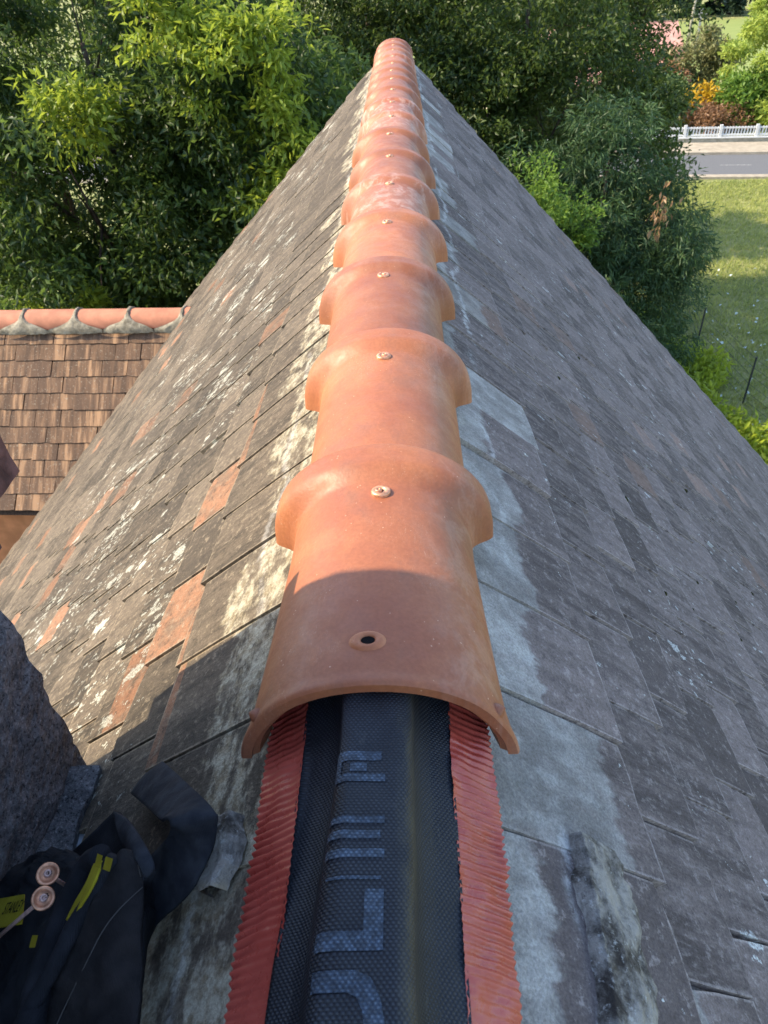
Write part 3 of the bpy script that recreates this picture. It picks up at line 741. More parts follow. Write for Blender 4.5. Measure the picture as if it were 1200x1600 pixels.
def tree(name, base, lobes, ntw, per, L, Wd, mat, label, seed, cat='tree', tr=.16, group=None, limbs=True, **kw):
    rg = np.random.default_rng(seed)
    e = empty(name, base, label, cat, group)
    bx, by, bz_ = base; lob = np.array(lobes)
    top = lob[np.argmax(lob[:, 2])]
    mb = MB(); H = top[2]-bz_; pts = []
    for i in range(8):
        f = i/7; pts.append((bx+(top[0]-bx)*f**1.5+.12*H*.1*mn.noise(Vector((f*3, seed, 0))), by+(top[1]-by)*f**1.5+.12*H*.1*mn.noise(Vector((f*3, seed, 5))), bz_-.1+(H+.1)*f))
    mb.tube(pts, [tr*(1-.82*i/7)*(1.25 if i == 0 else 1) for i in range(8)], 9)
    if limbs:
        for l_ in lobes:
            f = min(.85, max(.2, (l_[2]-bz_)/H*.7)); i0 = f*7; a = np.array(pts[int(i0)]); e_ = np.array(l_[:3])
            m1 = a*.5+e_*.5+np.array([0, 0, .1*H*.2]); r0 = tr*(1-.82*f)*.6
            mb.tube([a, a*.6+m1*.4, m1, m1*.4+e_*.6, e_+(e_-m1)*.4], [r0, r0*.8, r0*.6, r0*.42, r0*.15], 6)
            for q in range(4):
                dv = rg.normal(size=3); dv /= np.linalg.norm(dv); s0 = m1*(1-q*.2)+e_*q*.2
                mb.tube([s0, s0+dv*l_[3]*.35+np.array([0, 0, .1]), s0+dv*l_[3]*.8], [r0*.35, r0*.22, r0*.07], 5)
    mb.build('trunk', M_bark, e, True)
    link('crown', crown(rg, lobes, ntw, per, L, Wd, mat, **kw), e)
    return e
ML_a = leaf_mat('leaf_deep_green', (.011, .034, .011), (.13, .195, .034), .38)
ML_b = leaf_mat('leaf_mid_green', (.014, .034, .009), (.115, .165, .030), .36)
ML_c = leaf_mat('leaf_blue_green', (.035, .078, .030), (.085, .145, .048), .26, .45)
ML_d = leaf_mat('leaf_light_green', (.10, .19, .025), (.20, .30, .05), .42)
ML_n = leaf_mat('leaf_painted_sun', (.13, .20, .02), (.36, .42, .05), .45)  # sunlit look put into a lighter leaf colour
ML_y = leaf_mat('leaf_lime', (.24, .32, .05), (.42, .48, .10), .4)
ML_g = leaf_mat('leaf_golden', (.45, .28, .02), (.62, .42, .03), .3)
ML_o = leaf_mat('leaf_olive', (.15, .16, .06), (.27, .26, .11), .3)
ML_r = leaf_mat('leaf_russet', (.20, .10, .05), (.32, .18, .09), .2)
ML_s = leaf_mat('leaf_sage', (.13, .20, .07), (.23, .30, .12), .35)
ML_k = leaf_mat('leaf_dry_brown', (.24, .14, .07), (.42, .27, .15), .2)
ML_f = leaf_mat('leaf_far_blue_green', (.02, .04, .022), (.04, .07, .035), .15)

big_tree = tree('broadleaf_tree', (-4.6, 12.2, GZ), [(-4.6, 12.3, -.3, 2.6, 2.4, 2.2), (-2.6, 11.4, -1.2, 1.9, 1.7, 1.9), (-6.8, 11.6, -1.2, 2.2, 2., 2.2), (-3.2, 11.2, -3.6, 2.2, 1.8, 2.), (-5.9, 11.0, -3.8, 2.3, 2., 1.9), (-1.4, 12.2, -2.6, 1.7, 1.6, 2.), (-4.4, 10.4, -2.0, 1.7, 1.5, 1.5), (-1.9, 10.6, -1.5, 1.3, 1.1, 1.2), (-4.5, 11.5, -5.6, 2.8, 2.2, 1.6)],
     15000, 9, .125, .048, ML_a, 'large deep green broadleaf tree behind the left roof slope', 1, tr=.2, droop=.55, twig=.09)
rg = np.random.default_rng(88)  # leaf sprays coloured lighter to paint sun patches onto the tree
tag(link('painted_sun_foliage', crown(rg, [(-1.5, 9.9, -.25, .5, .45, .4), (-1.55, 9.8, -1.1, .5, .45, .4), (-2.7, 9.8, -.05, .6, .5, .4), (-2.2, 9.7, -.6, .45, .4, .35), (-1.65, 9.8, -1.75, .4, .35, .35), (-3.9, 9.7, -.8, .45, .4, .35), (-5.4, 9.6, -1.6, .5, .4, .4), (-4.7, 9.4, -3.0, .4, .4, .35)], 900, 8, .125, .045, ML_n, droop=.35, twig=.07, clump=18, clsz=.28), big_tree), 'lighter yellow green leaves with sunlight painted into their colour')
tree('broadleaf_tree', (-8.2, 18.2, GZ), [(-8.2, 18.2, .4, 2.8, 2.4, 2.4), (-5.6, 17.8, -.2, 2.2, 2., 2.2), (-10.4, 17.5, -1.2, 2.4, 2., 2.4), (-7.6, 17, -3.2, 2.6, 2., 2.2), (-4.6, 17.2, -3.2, 2.2, 2., 2.2), (-10, 16.6, -4.4, 2.2, 2., 2.)],
     6000, 8, .16, .066, ML_b, 'shaded green tree farther back behind the large left tree', 9, tr=.2, droop=.45, twig=.12, clsz=.7)
tree('broadleaf_tree', (-.6, 18.5, GZ), [(-.6, 18.5, .2, 2.6, 2.4, 2.4), (-2.2, 18, -1.6, 2.0, 2., 2.), (.8, 17.6, -1.6, 2., 1.8, 2.), (-.5, 17.4, -3.6, 2.3, 2., 2.)],
     6500, 9, .13, .052, ML_b, 'dark green broadleaf tree directly behind the far end of the ridge', 2, droop=.5, twig=.1)
tree('broadleaf_tree', (2.6, 17.6, GZ), [(2.7, 17.6, -.2, 2., 2., 2.), (1.9, 16.8, -2.4, 1.7, 1.6, 1.7), (3.6, 17.3, -2.2, 1.6, 1.6, 1.7), (2.6, 16.6, -4.3, 1.9, 1.7, 1.6)],
     5000, 8, .125, .052, ML_b, 'green broadleaf tree with gaps just right of the ridge end', 3, droop=.4, twig=.1)
tree('broadleaf_tree', (5.35, 21.5, GZ), [(5.4, 21.5, .6, 2.0, 2., 1.6), (4.5, 21.2, -1.0, 1.5, 1.5, 1.2), (6.2, 21.2, -.6, 1.2, 1.4, 1.3), (5.3, 20.6, -2.6, 1.5, 1.4, 1.), (6.35, 21., -2.5, .95, 1.1, .9), (4.1, 20.8, -3.4, 1.3, 1.3, 1.1), (6.0, 20.8, -4.4, 1.7, 1.4, 1.3)],
     3300, 8, .14, .062, ML_b, 'loose green tree with a visible trunk behind the blue green tree', 4, droop=.25, twig=.16, tr=.17)
e5 = tree('evergreen_tree', (4.1, 15.2, GZ), [(4.09, 15.2, -3.05, 1.208, 1.2, 1.365), (3.36, 15.0, -4.45, 1.575, 1.4, 1.47), (4.94, 15.0, -4.05, 1.208, 1.2, 1.26), (5.25, 15.4, -5.45, 1.26, 1.2, 1.26), (4.09, 14.4, -5.65, 1.68, 1.4, 1.575), (2.52, 15.0, -5.65, 1.365, 1.3, 1.68), (4.83, 15.0, -7.05, 1.575, 1.3, 1.05), (3.04, 14.4, -7.05, 1.785, 1.3, 1.05), (2.73, 15.2, -3.65, 1.26, 1.1, 1.155), (1.78, 15.2, -4.85, 1.26, 1.1, 1.47)],
     9000, 9, .17, .026, ML_c, 'dense blue green tree with narrow drooping leaves beside the lawn', 5, droop=.75, spread=.75, twig=.06)
rg = np.random.default_rng(77); nb = 46
bb = np.array([4.85, 13.85, -3.5])+rg.normal(size=(nb, 3))*np.array([.09, .08, .20]); bd = rg.normal(size=(nb, 3))*.5; bd[:, 2] -= 1.2
tag(link('dry_leaves', leaves_mesh('dry_leaves', bb, bd, .17, .06, rg, ML_k), e5), 'hanging cluster of dry brown leaves')
tree('leafy_shrub', (2.2, 13.6, GZ), [(2.1, 13.6, -3.1, .95, .8, .75), (2.75, 13.6, -3.6, .8, .7, .7), (1.55, 13.6, -3.8, .9, .8, .9), (2.2, 13.5, -5.2, 1.4, .9, 1.6), (2.2, 13.5, -7., 1.4, .9, 1.)],
     2600, 8, .12, .04, ML_d, 'bright green shrub between the right roof slope and the blue green tree', 6, 'shrub', tr=.08, droop=.1, twig=.07, clsz=.35)
tree('leafy_shrub', (-5.8, 9.2, GZ), [(-5.9, 9.3, -3.7, 1.0, .9, 1.0), (-5.1, 9.3, -4.3, 1.0, .9, 1.0), (-5.8, 9.2, -6.4, 1.3, 1., 1.6)],
     1800, 8, .11, .04, ML_d, 'light green shrub above the wing ridge at the left edge', 7, 'shrub', tr=.08, droop=.15, twig=.07)
# beyond the road
far = 'shrubs in the garden behind the white fence'
def bush(x, y, r, h, mat, label, seed, n=700, L=.30, Wd=.12, cat='shrub', z0=0., name='garden_shrub', per=7, **kw):
    lob = [(x, y, GZ+z0+h*.62, r, r*.9, h*.40), (x-r*.45, y-.2, GZ+z0+h*.42, r*.75, r*.7, h*.42), (x+r*.5, y+.1, GZ+z0+h*.40, r*.7, r*.7, h*.40)]
    return tree(name, (x, y, GZ), lob, n, per, L, Wd, mat, label, seed, cat, tr=.03*h, group=None, droop=.1, twig=.16, **kw)
bush(22.2, 47, 3.2, 7.2, ML_y, 'tall bright lime green tree behind the white fence', 31, 2200, .30, .13, 'tree', name='garden_tree')
bush(18.9, 52, 1.9, 4.2, ML_o, 'rounded grey olive shrub left of the lime green tree', 32, 900)
bush(16.0, 50.5, 1.6, 2.9, ML_r, 'russet brown shrub in the garden behind the golden shrub', 33, 600)
bush(17.1, 46.2, .75, 1.9, ML_g, 'golden yellow shrub standing over the russet hedge', 34, 420, .30, .13)
bush(15.8, 47.0, .9, 2.2, ML_s, 'sage green shrub left of the golden shrub', 35, 420)
bush(19.1, 45.0, 1.3, 2.5, ML_d, 'light green shrub right of the golden shrub', 36, 700)
bush(20.6, 43.9, 1.0, 1.5, ML_y, 'lime green shrub leaning over the white fence', 37, 500)
bush(17.6, 44.3, 1.5, 1.15, ML_r, 'low russet hedge directly behind the white fence', 38, 700, .18, .08)
bush(22.6, 45.3, 1.5, 3.3, ML_s, 'grey green shrub at the right edge behind the fence', 39, 600)
bush(13.4, 45.2, 1.8, 2.6, ML_s, 'sage green shrub half hidden by the blue green tree', 40, 600)
bush(15.2, 60, 2.2, 3.0, ML_o, 'olive shrub in front of the far meadow', 41, 600)
for i, (x, y, r, h) in enumerate([(27, 118, 6, 11), (36, 122, 7, 12), (46, 120, 7, 12), (18, 121, 7, 12), (56, 124, 8, 13), (66, 128, 8, 13)]):
    lab = ['dark far tree left of the two poles', 'dark far tree behind the two poles', 'dark far tree right of the two poles', 'dark far tree farthest left at the meadow edge', 'dark far tree behind the lime green tree', 'dark far tree at the right picture edge'][i]
    bush(x, y, r, h, ML_f, lab, 50+i, 1500, .9, .45, 'tree', name='far_tree', z0=-2.6)

# meadow
t = NT('pale_meadow'); p = t.pos(); n1 = t.noise(p, .5, 4)
M_mead = t.fin(t.mix(n1, (.17, .22, .06), (.26, .29, .10)), .95, None, .1)
tag(obj('meadow', [(-60, 62, GZ+.02), (140, 62, GZ+.02), (140, 112, GZ+.02), (-60, 112, GZ+.02)], [(0, 1, 2, 3)], M_mead), kind='structure')

# poles
def pole(x, y, h, r, lean, label):
    e = empty('utility_pole', (x, y, GZ), label, 'pole', 'poles at the meadow')
    MB().tube([(x, y, GZ-.2), (x+lean*.5, y, GZ+h*.5), (x+lean, y, GZ+h)], [r, r*.85, r*.7], 8).build('post', M_pole, e, True)
    MB().box(x+lean-.5, x+lean+.5, y-.06, y+.06, GZ+h-.5, GZ+h-.38).build('crossarm', M_pole, e)
M_pole = plain('grey_wood_pole', (.40, .35, .29), .85, .2, 0, .15, 3)
pole(27.25, 80, 9.5, .15, .1, 'tall thin pale utility pole left of the grey olive shrub')
pole(28.15, 80, 3.4, .15, -.1, 'short pale pole right of the tall utility pole')

# white fence on its low wall
tree('broadleaf_tree', (3.1, 26.2, GZ), [(3.1, 26.2, -.2, 2.6, 2.6, 2.2), (.8, 25.7, -1.6, 2.2, 2.2, 2.2), (4.3, 26.4, -2.4, 1.9, 2.2, 2.2), (2.8, 25.8, -4.2, 2.4, 2.2, 2.)],
     3600, 8, .2, .085, ML_b, 'green tree added farther back between the trees to shade the lawn', 8, droop=.4, twig=.14, tr=.2)  # tree added behind the others to throw shade on the lawn
fence = empty('garden_fence', R0+RD*2+RN*7.3+Vector((0, 0, GZ)), 'white picket fence on a low pale wall across the road', 'fence')
def along(s_, a, z): q = R0+RD*s_+RN*a; return (q.x, q.y, z)
def obox(s0, s1, a0, a1, z0, z1):
    return [along(s_, a_, z_) for s_ in (s0, s1) for a_ in (a0, a1) for z_ in (z0, z1)], [(0, 2, 3, 1), (4, 5, 7, 6), (0, 1, 5, 4), (2, 6, 7, 3), (0, 4, 6, 2), (1, 3, 7, 5)]
M_lowwall = plain('pale_stone_wall', (.36, .31, .25), .9, .2, 0, .2, 4, .4)
fw0, fw1 = -22, 12
obj('base_wall', *obox(fw0, fw1, 6.9, 7.15, GZ, GZ+.25), M_lowwall, fence)
obj('wall_cap', *obox(fw0, fw1, 6.86, 7.19, GZ+.25, GZ+.30), M_wpaint, fence)
for z_ in (.36, .68): obj('rail', *obox(fw0, fw1, 7.0, 7.045, GZ+z_, GZ+z_+.07), M_wpaint, fence)
pk = mesh('picket', *box(-.035, .035, -.011, .011, 0, .44), M_wpaint); ps = mesh('post', *box(-.07, .07, -.07, .07, 0, .56), M_wpaint)
angz = math.atan2(RD.y, RD.x)
for k in range(int((fw1-fw0)/1.75)+1):
    s0 = fw0+k*1.75; link('post', ps, fence, Matrix.Translation(along(s0, 7.02, GZ+.30)) @ Matrix.Rotation(angz, 4, 'Z'))
    if -6 < s0 < 9:
        for j in range(1, 12): link('picket', pk, fence, Matrix.Translation(along(s0+j*1.75/12, 7.058, GZ+.33)) @ Matrix.Rotation(angz, 4, 'Z'))
e = empty('gate_post', along(6.2, 6.7, GZ), 'cream gate post at the right end of the white fence', 'post')
MB().add(*obox(6.1, 6.32, 6.6, 6.82, GZ, GZ+1.05)).build('shaft', M_lowwall, e); MB().add(*obox(6.06, 6.36, 6.56, 6.86, GZ+1.05, GZ+1.12)).build('cap', M_wpaint, e)

# house half hidden by the trees
hb = empty('cottage', (12, 55, GZ), 'pink roofed cottage half hidden by the trees', 'house')
M_pink = plain('pink_roof_tile', (.50, .27, .22), .9, .2, 0, .25, 2.2, .3)
V, F = prism([(0, 0), (8, 0), (8, 1.9), (4, 4.3), (0, 1.9)], 0, 12)
V = [(5.5+y, 51+x, GZ+z) for x, y, z in V]; obj('wall', V, [f[::-1] for f in F], M_wallc, hb)
for (xa, za, xb, zb) in ((-.4, 1.7, 4.05, 4.42), (8.4, 1.7, 3.95, 4.42)):
    q = [(5.1, 51+xa, GZ+za), (17.9, 51+xa, GZ+za), (17.9, 51+xb, GZ+zb), (5.1, 51+xb, GZ+zb)]
    q2 = [(a, b, c_-.15) for a, b, c_ in q]
    obj('roof', q+q2, [(0, 1, 2, 3), (7, 6, 5, 4), (0, 4, 5, 1), (1, 5, 6, 2), (2, 6, 7, 3), (3, 7, 4, 0)], M_pink, hb)
for x_ in (7, 10, 13, 15.5):
    w_ = obj('window', *box(x_, x_+1., 50.93, 51.02, GZ+.6, GZ+1.6), M_wpaint, hb); obj('pane', *box(x_+.08, x_+.92, 50.915, 50.95, GZ+.68, GZ+1.52), M_black, w_)

# wire fence at the lawn edge
wf = empty('wire_fence', (7.4, 17, GZ), 'thin dark wire fence along the lawn beside the blue green tree', 'fence')
M_dk = plain('dark_metal', (.03, .035, .035), .6, .4)
pts_ = [(8.1, 20.0), (7.55, 17.2), (7.7, 14.4), (8.3, 11.6)]
for x_, y_ in pts_: MB().tube([(x_, y_, GZ-.1), (x_, y_, GZ+1.15)], .022, 6).build('post', M_dk, wf)
for z_ in (.1, .3, .5, .7, .9, 1.1):
    MB().tube([(x_, y_, GZ+z_) for x_, y_ in pts_], .004, 4).build('wire', M_dk, wf)

# grass blades, undergrowth, pale fallen petals
rg = np.random.default_rng(5)
def grass(name, n, region, hmin, hmax, wd, mat, label, cat, cond=None):
    x0, x1, y0, y1 = region
    P = np.stack([rg.uniform(x0, x1, n), rg.uniform(y0, y1, n), np.full(n, GZ)], 1)
    if cond is not None: P = P[cond(P)]
    n = len(P); h = rg.uniform(hmin, hmax, n)[:, None]
    d = rg.normal(size=(n, 3))*.45; d[:, 2] = 1; s = rg.normal(size=(n, 3)); s[:, 2] = 0; s /= np.linalg.norm(s, axis=1)[:, None]
    V = np.empty((n, 3, 3)); V[:, 0] = P-s*wd*.5; V[:, 1] = P+s*wd*.5; V[:, 2] = P+d*h
    o = link(name, mesh(name, V.reshape(-1, 3), np.arange(n*3).reshape(-1, 3), mat)); tag(o, label, cat, kind='stuff')
ML_grass = leaf_mat('grass_blade', (.17, .215, .055), (.46, .46, .14), .3, .6, .2)
grass('grass', 90000, (4, 20, 10, 33.5), .06, .16, .035, ML_grass, 'short rough grass of the lawn', 'grass')
def und(P): return (P[:, 0] < 7.3-(P[:, 1]-12)*.03+.5*np.sin(P[:, 1]*1.7)) & (P[:, 0] > 3.6)
n = 26000; P = np.stack([rg.uniform(3.8, 8.0, n), rg.uniform(8.5, 19, n), GZ+rg.uniform(.05, .55, n)**1.0], 1); P = P[und(P)]
dv = rg.normal(size=(len(P), 3))*.7; dv[:, 2] += .5
tag(link('undergrowth', leaves_mesh('undergrowth', P, dv, .20, .07, rg, leaf_mat('undergrowth_leaf', (.20, .27, .02), (.42, .48, .05), .4))), 'bright green undergrowth below the right eaves', 'undergrowth', kind='stuff')
n = 120; P = np.stack([rg.normal(9.0, 1.3, n), rg.normal(17, 4, n), np.full(n, GZ+.10)], 1)
dv = rg.normal(size=(n, 3)); dv[:, 2] *= .2
tag(link('fallen_petals', leaves_mesh('fallen_petals', P, dv, .10, .08, rg, plain('petal_white', (.6, .68, .66), .7, .2))), 'scattered pale fallen petals on the shaded lawn', 'petals', kind='stuff')

# ------------------------------------------------------------------ tool pouch on the left slope
def fabric(name, col, hi):
    t = NT(name); p = t.pos(); n1 = t.noise(p, 45, 4, .6); w = t.n('TexWave'); w.inputs['Scale'].default_value = 260; w.inputs['Distortion'].default_value = 1.5
    t.put(w.inputs['Vector'], p)
    return t.fin(t.mix(t.ramp(n1, .35, .75), col, hi), .85, t.bump(w.outputs['Fac'], .35, .001, t.bump(n1, .3, .006)), .25)
M_cloth = fabric('black_cloth', (.008, .009, .012), (.019, .020, .025)); M_web = fabric('black_webbing', (.014, .016, .022), (.036, .040, .048))
M_flap = fabric('brown_black_leather', (.010, .009, .0095), (.024, .021, .021)); M_yel = fabric('yellow_lining', (.30, .25, .012), (.40, .34, .02))
M_thread = plain('grey_thread', (.075, .07, .065), .9)
def cr(p0, p1, p2, p3, f): return .5*((2*p1)+(-p0+p2)*f+(2*p0-5*p1+4*p2-p3)*f*f+(-p0+3*p1-3*p2+p3)*f**3)
def spline(pts, per):
    P = [np.array(p, float) for p in pts]; P = [2*P[0]-P[1]]+P+[2*P[-1]-P[-2]]; out = []
    for i in range(1, len(P)-2):
        for k in range(per): out.append(cr(P[i-1], P[i], P[i+1], P[i+2], k/per))
    return out+[P[-2]]
def ribbon_surface(st, per=7, nu=12, bulge=0., wr=.0015, seed=0.):
    A = spline([a for a, b in st], per); B = spline([b for a, b in st], per); G = np.zeros((len(A), nu, 3))
    for i, (a, b) in enumerate(zip(A, B)):
        for j in range(nu): f = j/(nu-1); G[i, j] = a*(1-f)+b*f
    du = np.gradient(G, axis=0); dv = np.gradient(G, axis=1); N = np.cross(du, dv); N /= np.linalg.norm(N, axis=2)[..., None]+1e-9
    N *= np.where(N[..., 2:3] < 0, -1, 1)
    for i in range(G.shape[0]):
        for j in range(nu):
            f = j/(nu-1); v = Vector(G[i, j])
            G[i, j] += N[i, j]*(bulge*math.sin(math.pi*f)+wr*mn.noise(v*26+Vector((seed, 0, 0)))+wr*.6*mn.noise(v*70))
    return G, N
def ribbon(name, st, mat, parent, th=.0022, **kw):
    G, N = ribbon_surface(st, **kw); n, m = G.shape[:2]
    V = np.concatenate([(G+N*th*.5).reshape(-1, 3), (G-N*th*.5).reshape(-1, 3)]); F = grid_faces(n, m)+[f[::-1] for f in grid_faces(n, m, off=n*m)]; o_ = n*m
    for j in range(m-1): F += [(j, o_+j, o_+j+1, j+1), ((n-1)*m+j+1, o_+(n-1)*m+j+1, o_+(n-1)*m+j, (n-1)*m+j)]
    for i in range(n-1): F += [((i+1)*m, o_+(i+1)*m, o_+i*m, i*m), (i*m+m-1, o_+i*m+m-1, o_+(i+1)*m+m-1, (i+1)*m+m-1)]
    return obj(name, V, F, mat, parent, True), G, N
pouch = empty('tool_pouch', (-.28, .27, -.25), 'black cloth tool pouch with yellow lining lying on the left slope by the chimney', 'tool pouch')
PP_strap = [([-0.2806, 0.4108, -0.2501], [-0.2382, 0.4232, -0.209]), ([-0.2338, 0.3609, -0.1881], [-0.191, 0.3681, -0.1522]), ([-0.1929, 0.3156, -0.129], [-0.1521, 0.3223, -0.1061]), ([-0.175, 0.2996, -0.1005], [-0.1324, 0.2993, -0.0899]), ([-0.1704, 0.2937, -0.0989], [-0.1333, 0.2947, -0.1047]), ([-0.1822, 0.2999, -0.1297], [-0.1399, 0.2783, -0.1222]), ([-0.2012, 0.3049, -0.1621], [-0.1537, 0.26, -0.1384]), ([-0.2149, 0.304, -0.1864], [-0.1783, 0.2532, -0.1636]), ([-0.2216, 0.2813, -0.1985], [-0.1973, 0.2456, -0.1819])]
PP_loop_back = [([-0.3222, 0.3414, -0.2444], [-0.3037, 0.3258, -0.2335]), ([-0.2816, 0.343, -0.2009], [-0.2709, 0.3139, -0.2087]), ([-0.2561, 0.3479, -0.1735], [-0.2369, 0.3004, -0.1758]), ([-0.2336, 0.3276, -0.1572], [-0.2287, 0.304, -0.1678])]
PP_loop_front = [([-0.2549, 0.3465, -0.1709], [-0.221, 0.296, -0.1367]), ([-0.2204, 0.3145, -0.1305], [-0.2037, 0.2794, -0.1143]), ([-0.1904, 0.2817, -0.1043], [-0.192, 0.2666, -0.1031]), ([-0.1781, 0.2653, -0.1049], [-0.186, 0.2577, -0.1056]), ([-0.1842, 0.2634, -0.1248], [-0.1905, 0.2565, -0.1239]), ([-0.2055, 0.2694, -0.1662], [-0.2005, 0.2583, -0.1475])]
PP_flap = [([-0.2112, 0.2728, -0.1049], [-0.1998, 0.2769, -0.1051]), ([-0.2162, 0.2606, -0.107], [-0.1888, 0.2657, -0.1055]), ([-0.2211, 0.2432, -0.1117], [-0.185, 0.2505, -0.1116]), ([-0.233, 0.2293, -0.126], [-0.1818, 0.2315, -0.1182]), ([-0.2479, 0.2105, -0.146], [-0.1762, 0.2034, -0.1239]), ([-0.2678, 0.1925, -0.1709], [-0.1716, 0.1791, -0.1279]), ([-0.287, 0.1708, -0.1951], [-0.1665, 0.1533, -0.1285])]
PP_lining = [([-0.2277, 0.2668, -0.107], [-0.2178, 0.2647, -0.0974]), ([-0.2315, 0.2535, -0.1107], [-0.2196, 0.2502, -0.0991]), ([-0.2391, 0.2437, -0.1194], [-0.2265, 0.2394, -0.1072]), ([-0.2453, 0.2331, -0.1282], [-0.237, 0.2289, -0.1202])]
PP_body = [([-0.4243, 0.3638, -0.3364], [-0.3528, 0.3608, -0.2672]), ([-0.4682, 0.3648, -0.3761], [-0.2901, 0.3201, -0.2036]), ([-0.4567, 0.3315, -0.3678], [-0.2652, 0.275, -0.1767]), ([-0.4158, 0.2768, -0.3309], [-0.27, 0.2383, -0.1814]), ([-0.3845, 0.2344, -0.3034], [-0.2606, 0.199, -0.175]), ([-0.3487, 0.1863, -0.2716], [-0.254, 0.1606, -0.1714])]
PP_side = [([-0.2066, 0.2845, -0.1394], [-0.2152, 0.3048, -0.2006]), ([-0.1931, 0.2532, -0.1334], [-0.1952, 0.2643, -0.1841]), ([-0.1821, 0.2186, -0.1297], [-0.1985, 0.2358, -0.1887]), ([-0.1758, 0.1829, -0.1374], [-0.1886, 0.194, -0.1805]), ([-0.1649, 0.1493, -0.1269], [-0.1795, 0.1608, -0.1717])]
PP_edge1 = [[-0.2337, 0.2825, -0.1267], [-0.248, 0.2828, -0.1406], [-0.2554, 0.2691, -0.1478], [-0.2624, 0.2466, -0.1545], [-0.2656, 0.2192, -0.1576], [-0.26, 0.1876, -0.1522], [-0.2497, 0.1531, -0.1422]]
PP_edge2 = [[-0.2094, 0.2672, -0.0976], [-0.2196, 0.2579, -0.1076], [-0.2262, 0.2441, -0.1139], [-0.235, 0.227, -0.1224], [-0.243, 0.2041, -0.1301], [-0.2554, 0.1828, -0.1422], [-0.2679, 0.1585, -0.1543]]
PP_seam = [[-0.172, 0.2342, -0.0768], [-0.1889, 0.235, -0.0931], [-0.2054, 0.2289, -0.1091], [-0.2163, 0.2106, -0.1196], [-0.2259, 0.1884, -0.1289], [-0.2317, 0.1663, -0.1346], [-0.2327, 0.1514, -0.1355]]
PP_label = [[-0.3676, 0.2741, -0.2453], [-0.3182, 0.2584, -0.1974], [-0.3362, 0.2908, -0.2148], [-0.3864, 0.3079, -0.2634]]
PP_tick = [[-0.2232, 0.2655, -0.0971], [-0.2144, 0.2594, -0.0886], [-0.2095, 0.2566, -0.0838], [-0.1986, 0.2496, -0.0733], [-0.2808, 0.2272, -0.1528], [-0.2713, 0.2238, -0.1436]]
PP_pin = [[-0.2856, 0.2785, -0.1492], [-0.2814, 0.258, -0.1479], [-0.3539, 0.2581, -0.2292]]

ribbon('body', PP_body, M_cloth, pouch, .004, bulge=.010, wr=.009, seed=1., nu=24)
ribbon('side_panel', PP_side, M_cloth, pouch, .003, wr=.003, seed=2.)
ribbon('belt_loop', PP_loop_back, M_cloth, pouch, .003, wr=.002, seed=3.)
ribbon('belt_loop', PP_loop_front, M_web, pouch, .003, wr=.0012, seed=4., bulge=.002)
ribbon('strap', PP_strap, M_web, pouch, .0028, wr=.0022, seed=5., bulge=.003, per=10)
_, FG, FN = ribbon('flap', PP_flap, M_flap, pouch, .004, bulge=.006, wr=.006, seed=6., nu=24)
ribbon('lining', PP_lining, M_yel, pouch, .002, wr=.001, seed=7.)
for nm, pp, r_ in (('rolled_edge', PP_edge1, .0105), ('rolled_edge', PP_edge2, .0062)):
    P_ = spline(pp, 5); MB().tube(P_, [r_*(1+.18*mn.noise(Vector(q)*60)) for q in P_], 10).build(nm, M_cloth, pouch, True)
def on_flap(v, f): i = int(min(v*7, FG.shape[0]-1)); j = int(round(f*(FG.shape[1]-1))); return FG[i, j]+FN[i, j]*.0028
MB().tube(spline([on_flap(v, f) for v, f in ((2.1, 1), (2.35, .82), (2.75, .64), (3.3, .52), (4, .44), (5, .40), (6, .37))], 6), .0005, 5).build('seam', M_thread, pouch, True)
MB().tube([on_flap(1.0, .93), on_flap(1.6, .95)], .0007, 5).build('stitch', M_thread, pouch, True)
for i in (0, 2, 4):
    a, b = Vector(PP_tick[i]), Vector(PP_tick[i+1]); w_ = Vector((.0015, .003, .004))
    obj('yellow_stitch', [a-w_, b-w_, b+w_, a+w_], [(0, 1, 2, 3)], M_yel, pouch)
la = [Vector(q) for q in PP_label]
lab = obj('label_tab', [q for q in la]+[q-Vector((0, 0, .002)) for q in la], [(0, 1, 2, 3), (7, 6, 5, 4), (0, 4, 5, 1), (1, 5, 6, 2), (2, 6, 7, 3), (3, 7, 4, 0)], M_yel, pouch)
ex_ = (la[1]-la[0]).normalized(); nz_ = ex_.cross(la[3]-la[0]).normalized(); ey_ = nz_.cross(ex_)
tc = bpy.data.curves.new('lettering', 'FONT'); tc.body = 'STANLEY'; tc.size = 1; tc.extrude = .0
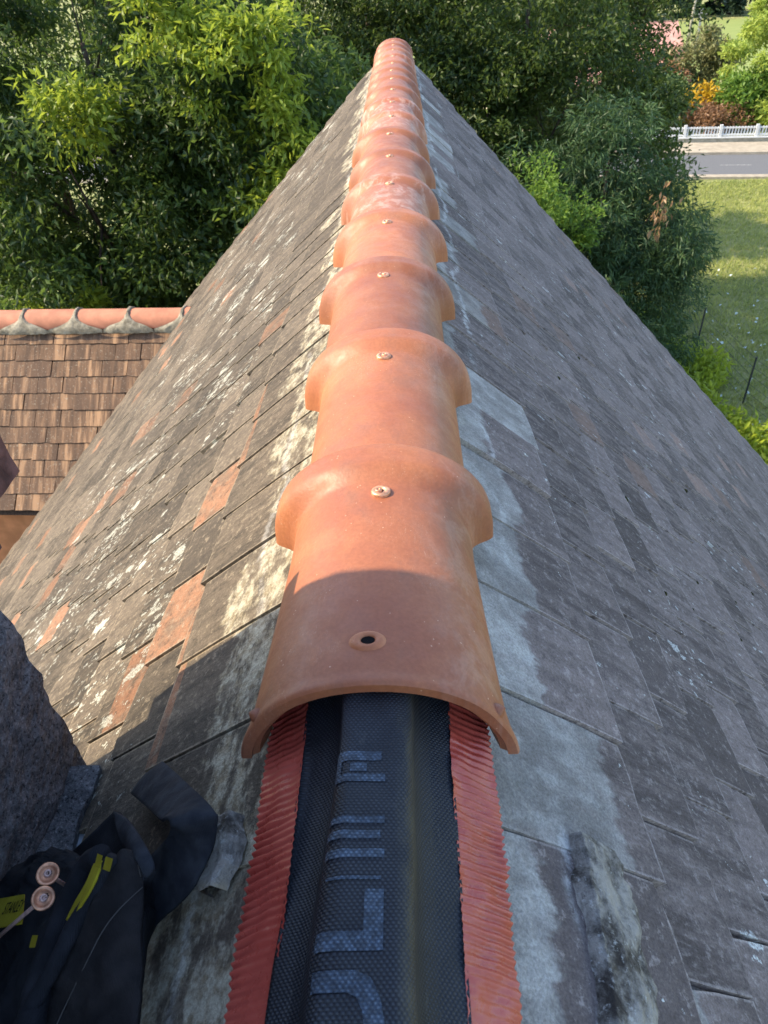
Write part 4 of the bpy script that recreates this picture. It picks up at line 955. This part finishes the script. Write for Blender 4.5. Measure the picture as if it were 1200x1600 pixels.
to = bpy.data.objects.new('lettering_source', tc); C.objects.link(to); bpy.context.view_layer.update()
tm = bpy.data.meshes.new_from_object(to.evaluated_get(bpy.context.evaluated_depsgraph_get())); bpy.data.objects.remove(to)
tm.materials.clear(); tm.materials.append(M_black)
co = np.zeros(len(tm.vertices)*3, np.float32); tm.vertices.foreach_get('co', co); co = co.reshape(-1, 3)
wid = (la[1]-la[0]).length; sc = wid*.74/(co[:, 0].max()-co[:, 0].min())
m4 = Matrix((ex_*sc, (ey_*1.15+ex_*.15)*sc, nz_*sc)).transposed().to_4x4(); m4.translation = la[0]+(la[3]-la[0])*.40+ex_*wid*.17+nz_*.0004
tm.transform(m4); tm.name = 'lettering'; link('lettering', tm, lab)
# two copper washered screws stuck in the pouch
def roofing_screw(loc, axis, tail, label):
    e = empty('roofing_screw', loc, label, 'screw', 'copper screws in the pouch')
    q = Vector(axis).normalized().to_track_quat('Z', 'Y').to_matrix().to_4x4(); m4 = Matrix.Translation(loc) @ q
    link('washer', mesh('washer', *lathe([(.0030, .0005), (.0052, .0000), (.0064, .0012), (.0082, .0026), (.0092, .0022), (.0094, .0012), (.0080, .0010), (.0050, -.0016)], 28), M_copper, True), e, m4)
    hd = link('head', mesh('head', *lathe([(.0001, .0035), (.0012, .0035), (.0014, .0048), (.0026, .0048), (.0033, .0038), (.0033, -.001)], 18), M_steelp, True), e, m4)
    for k in range(6):
        a = k*1.0472; link('star_recess', mesh('star_recess', *box(.0008, .0020, -.0004, .0004, .0044, .0050), M_black), hd, m4 @ Matrix.Rotation(a, 4, 'Z'))
    MB().tube([Vector(loc)-Vector(axis).normalized()*.001, Vector(tail)], .0018, 10).build('shank', M_steelp, e, True)
p1, p2, p3 = [Vector(q) for q in PP_pin]
roofing_screw(p1, (CAM-p1).normalized()*.9+Vector((-.05, .1, .25)), p1-Vector((0, -.01, .05)), 'upper copper screw with washer facing the camera above the yellow label')
ax = (p2-p3).normalized()
roofing_screw(p2, ax*.55+(CAM-p2).normalized()*.7, p3, 'lower copper screw with its long shank slanting down to the left')
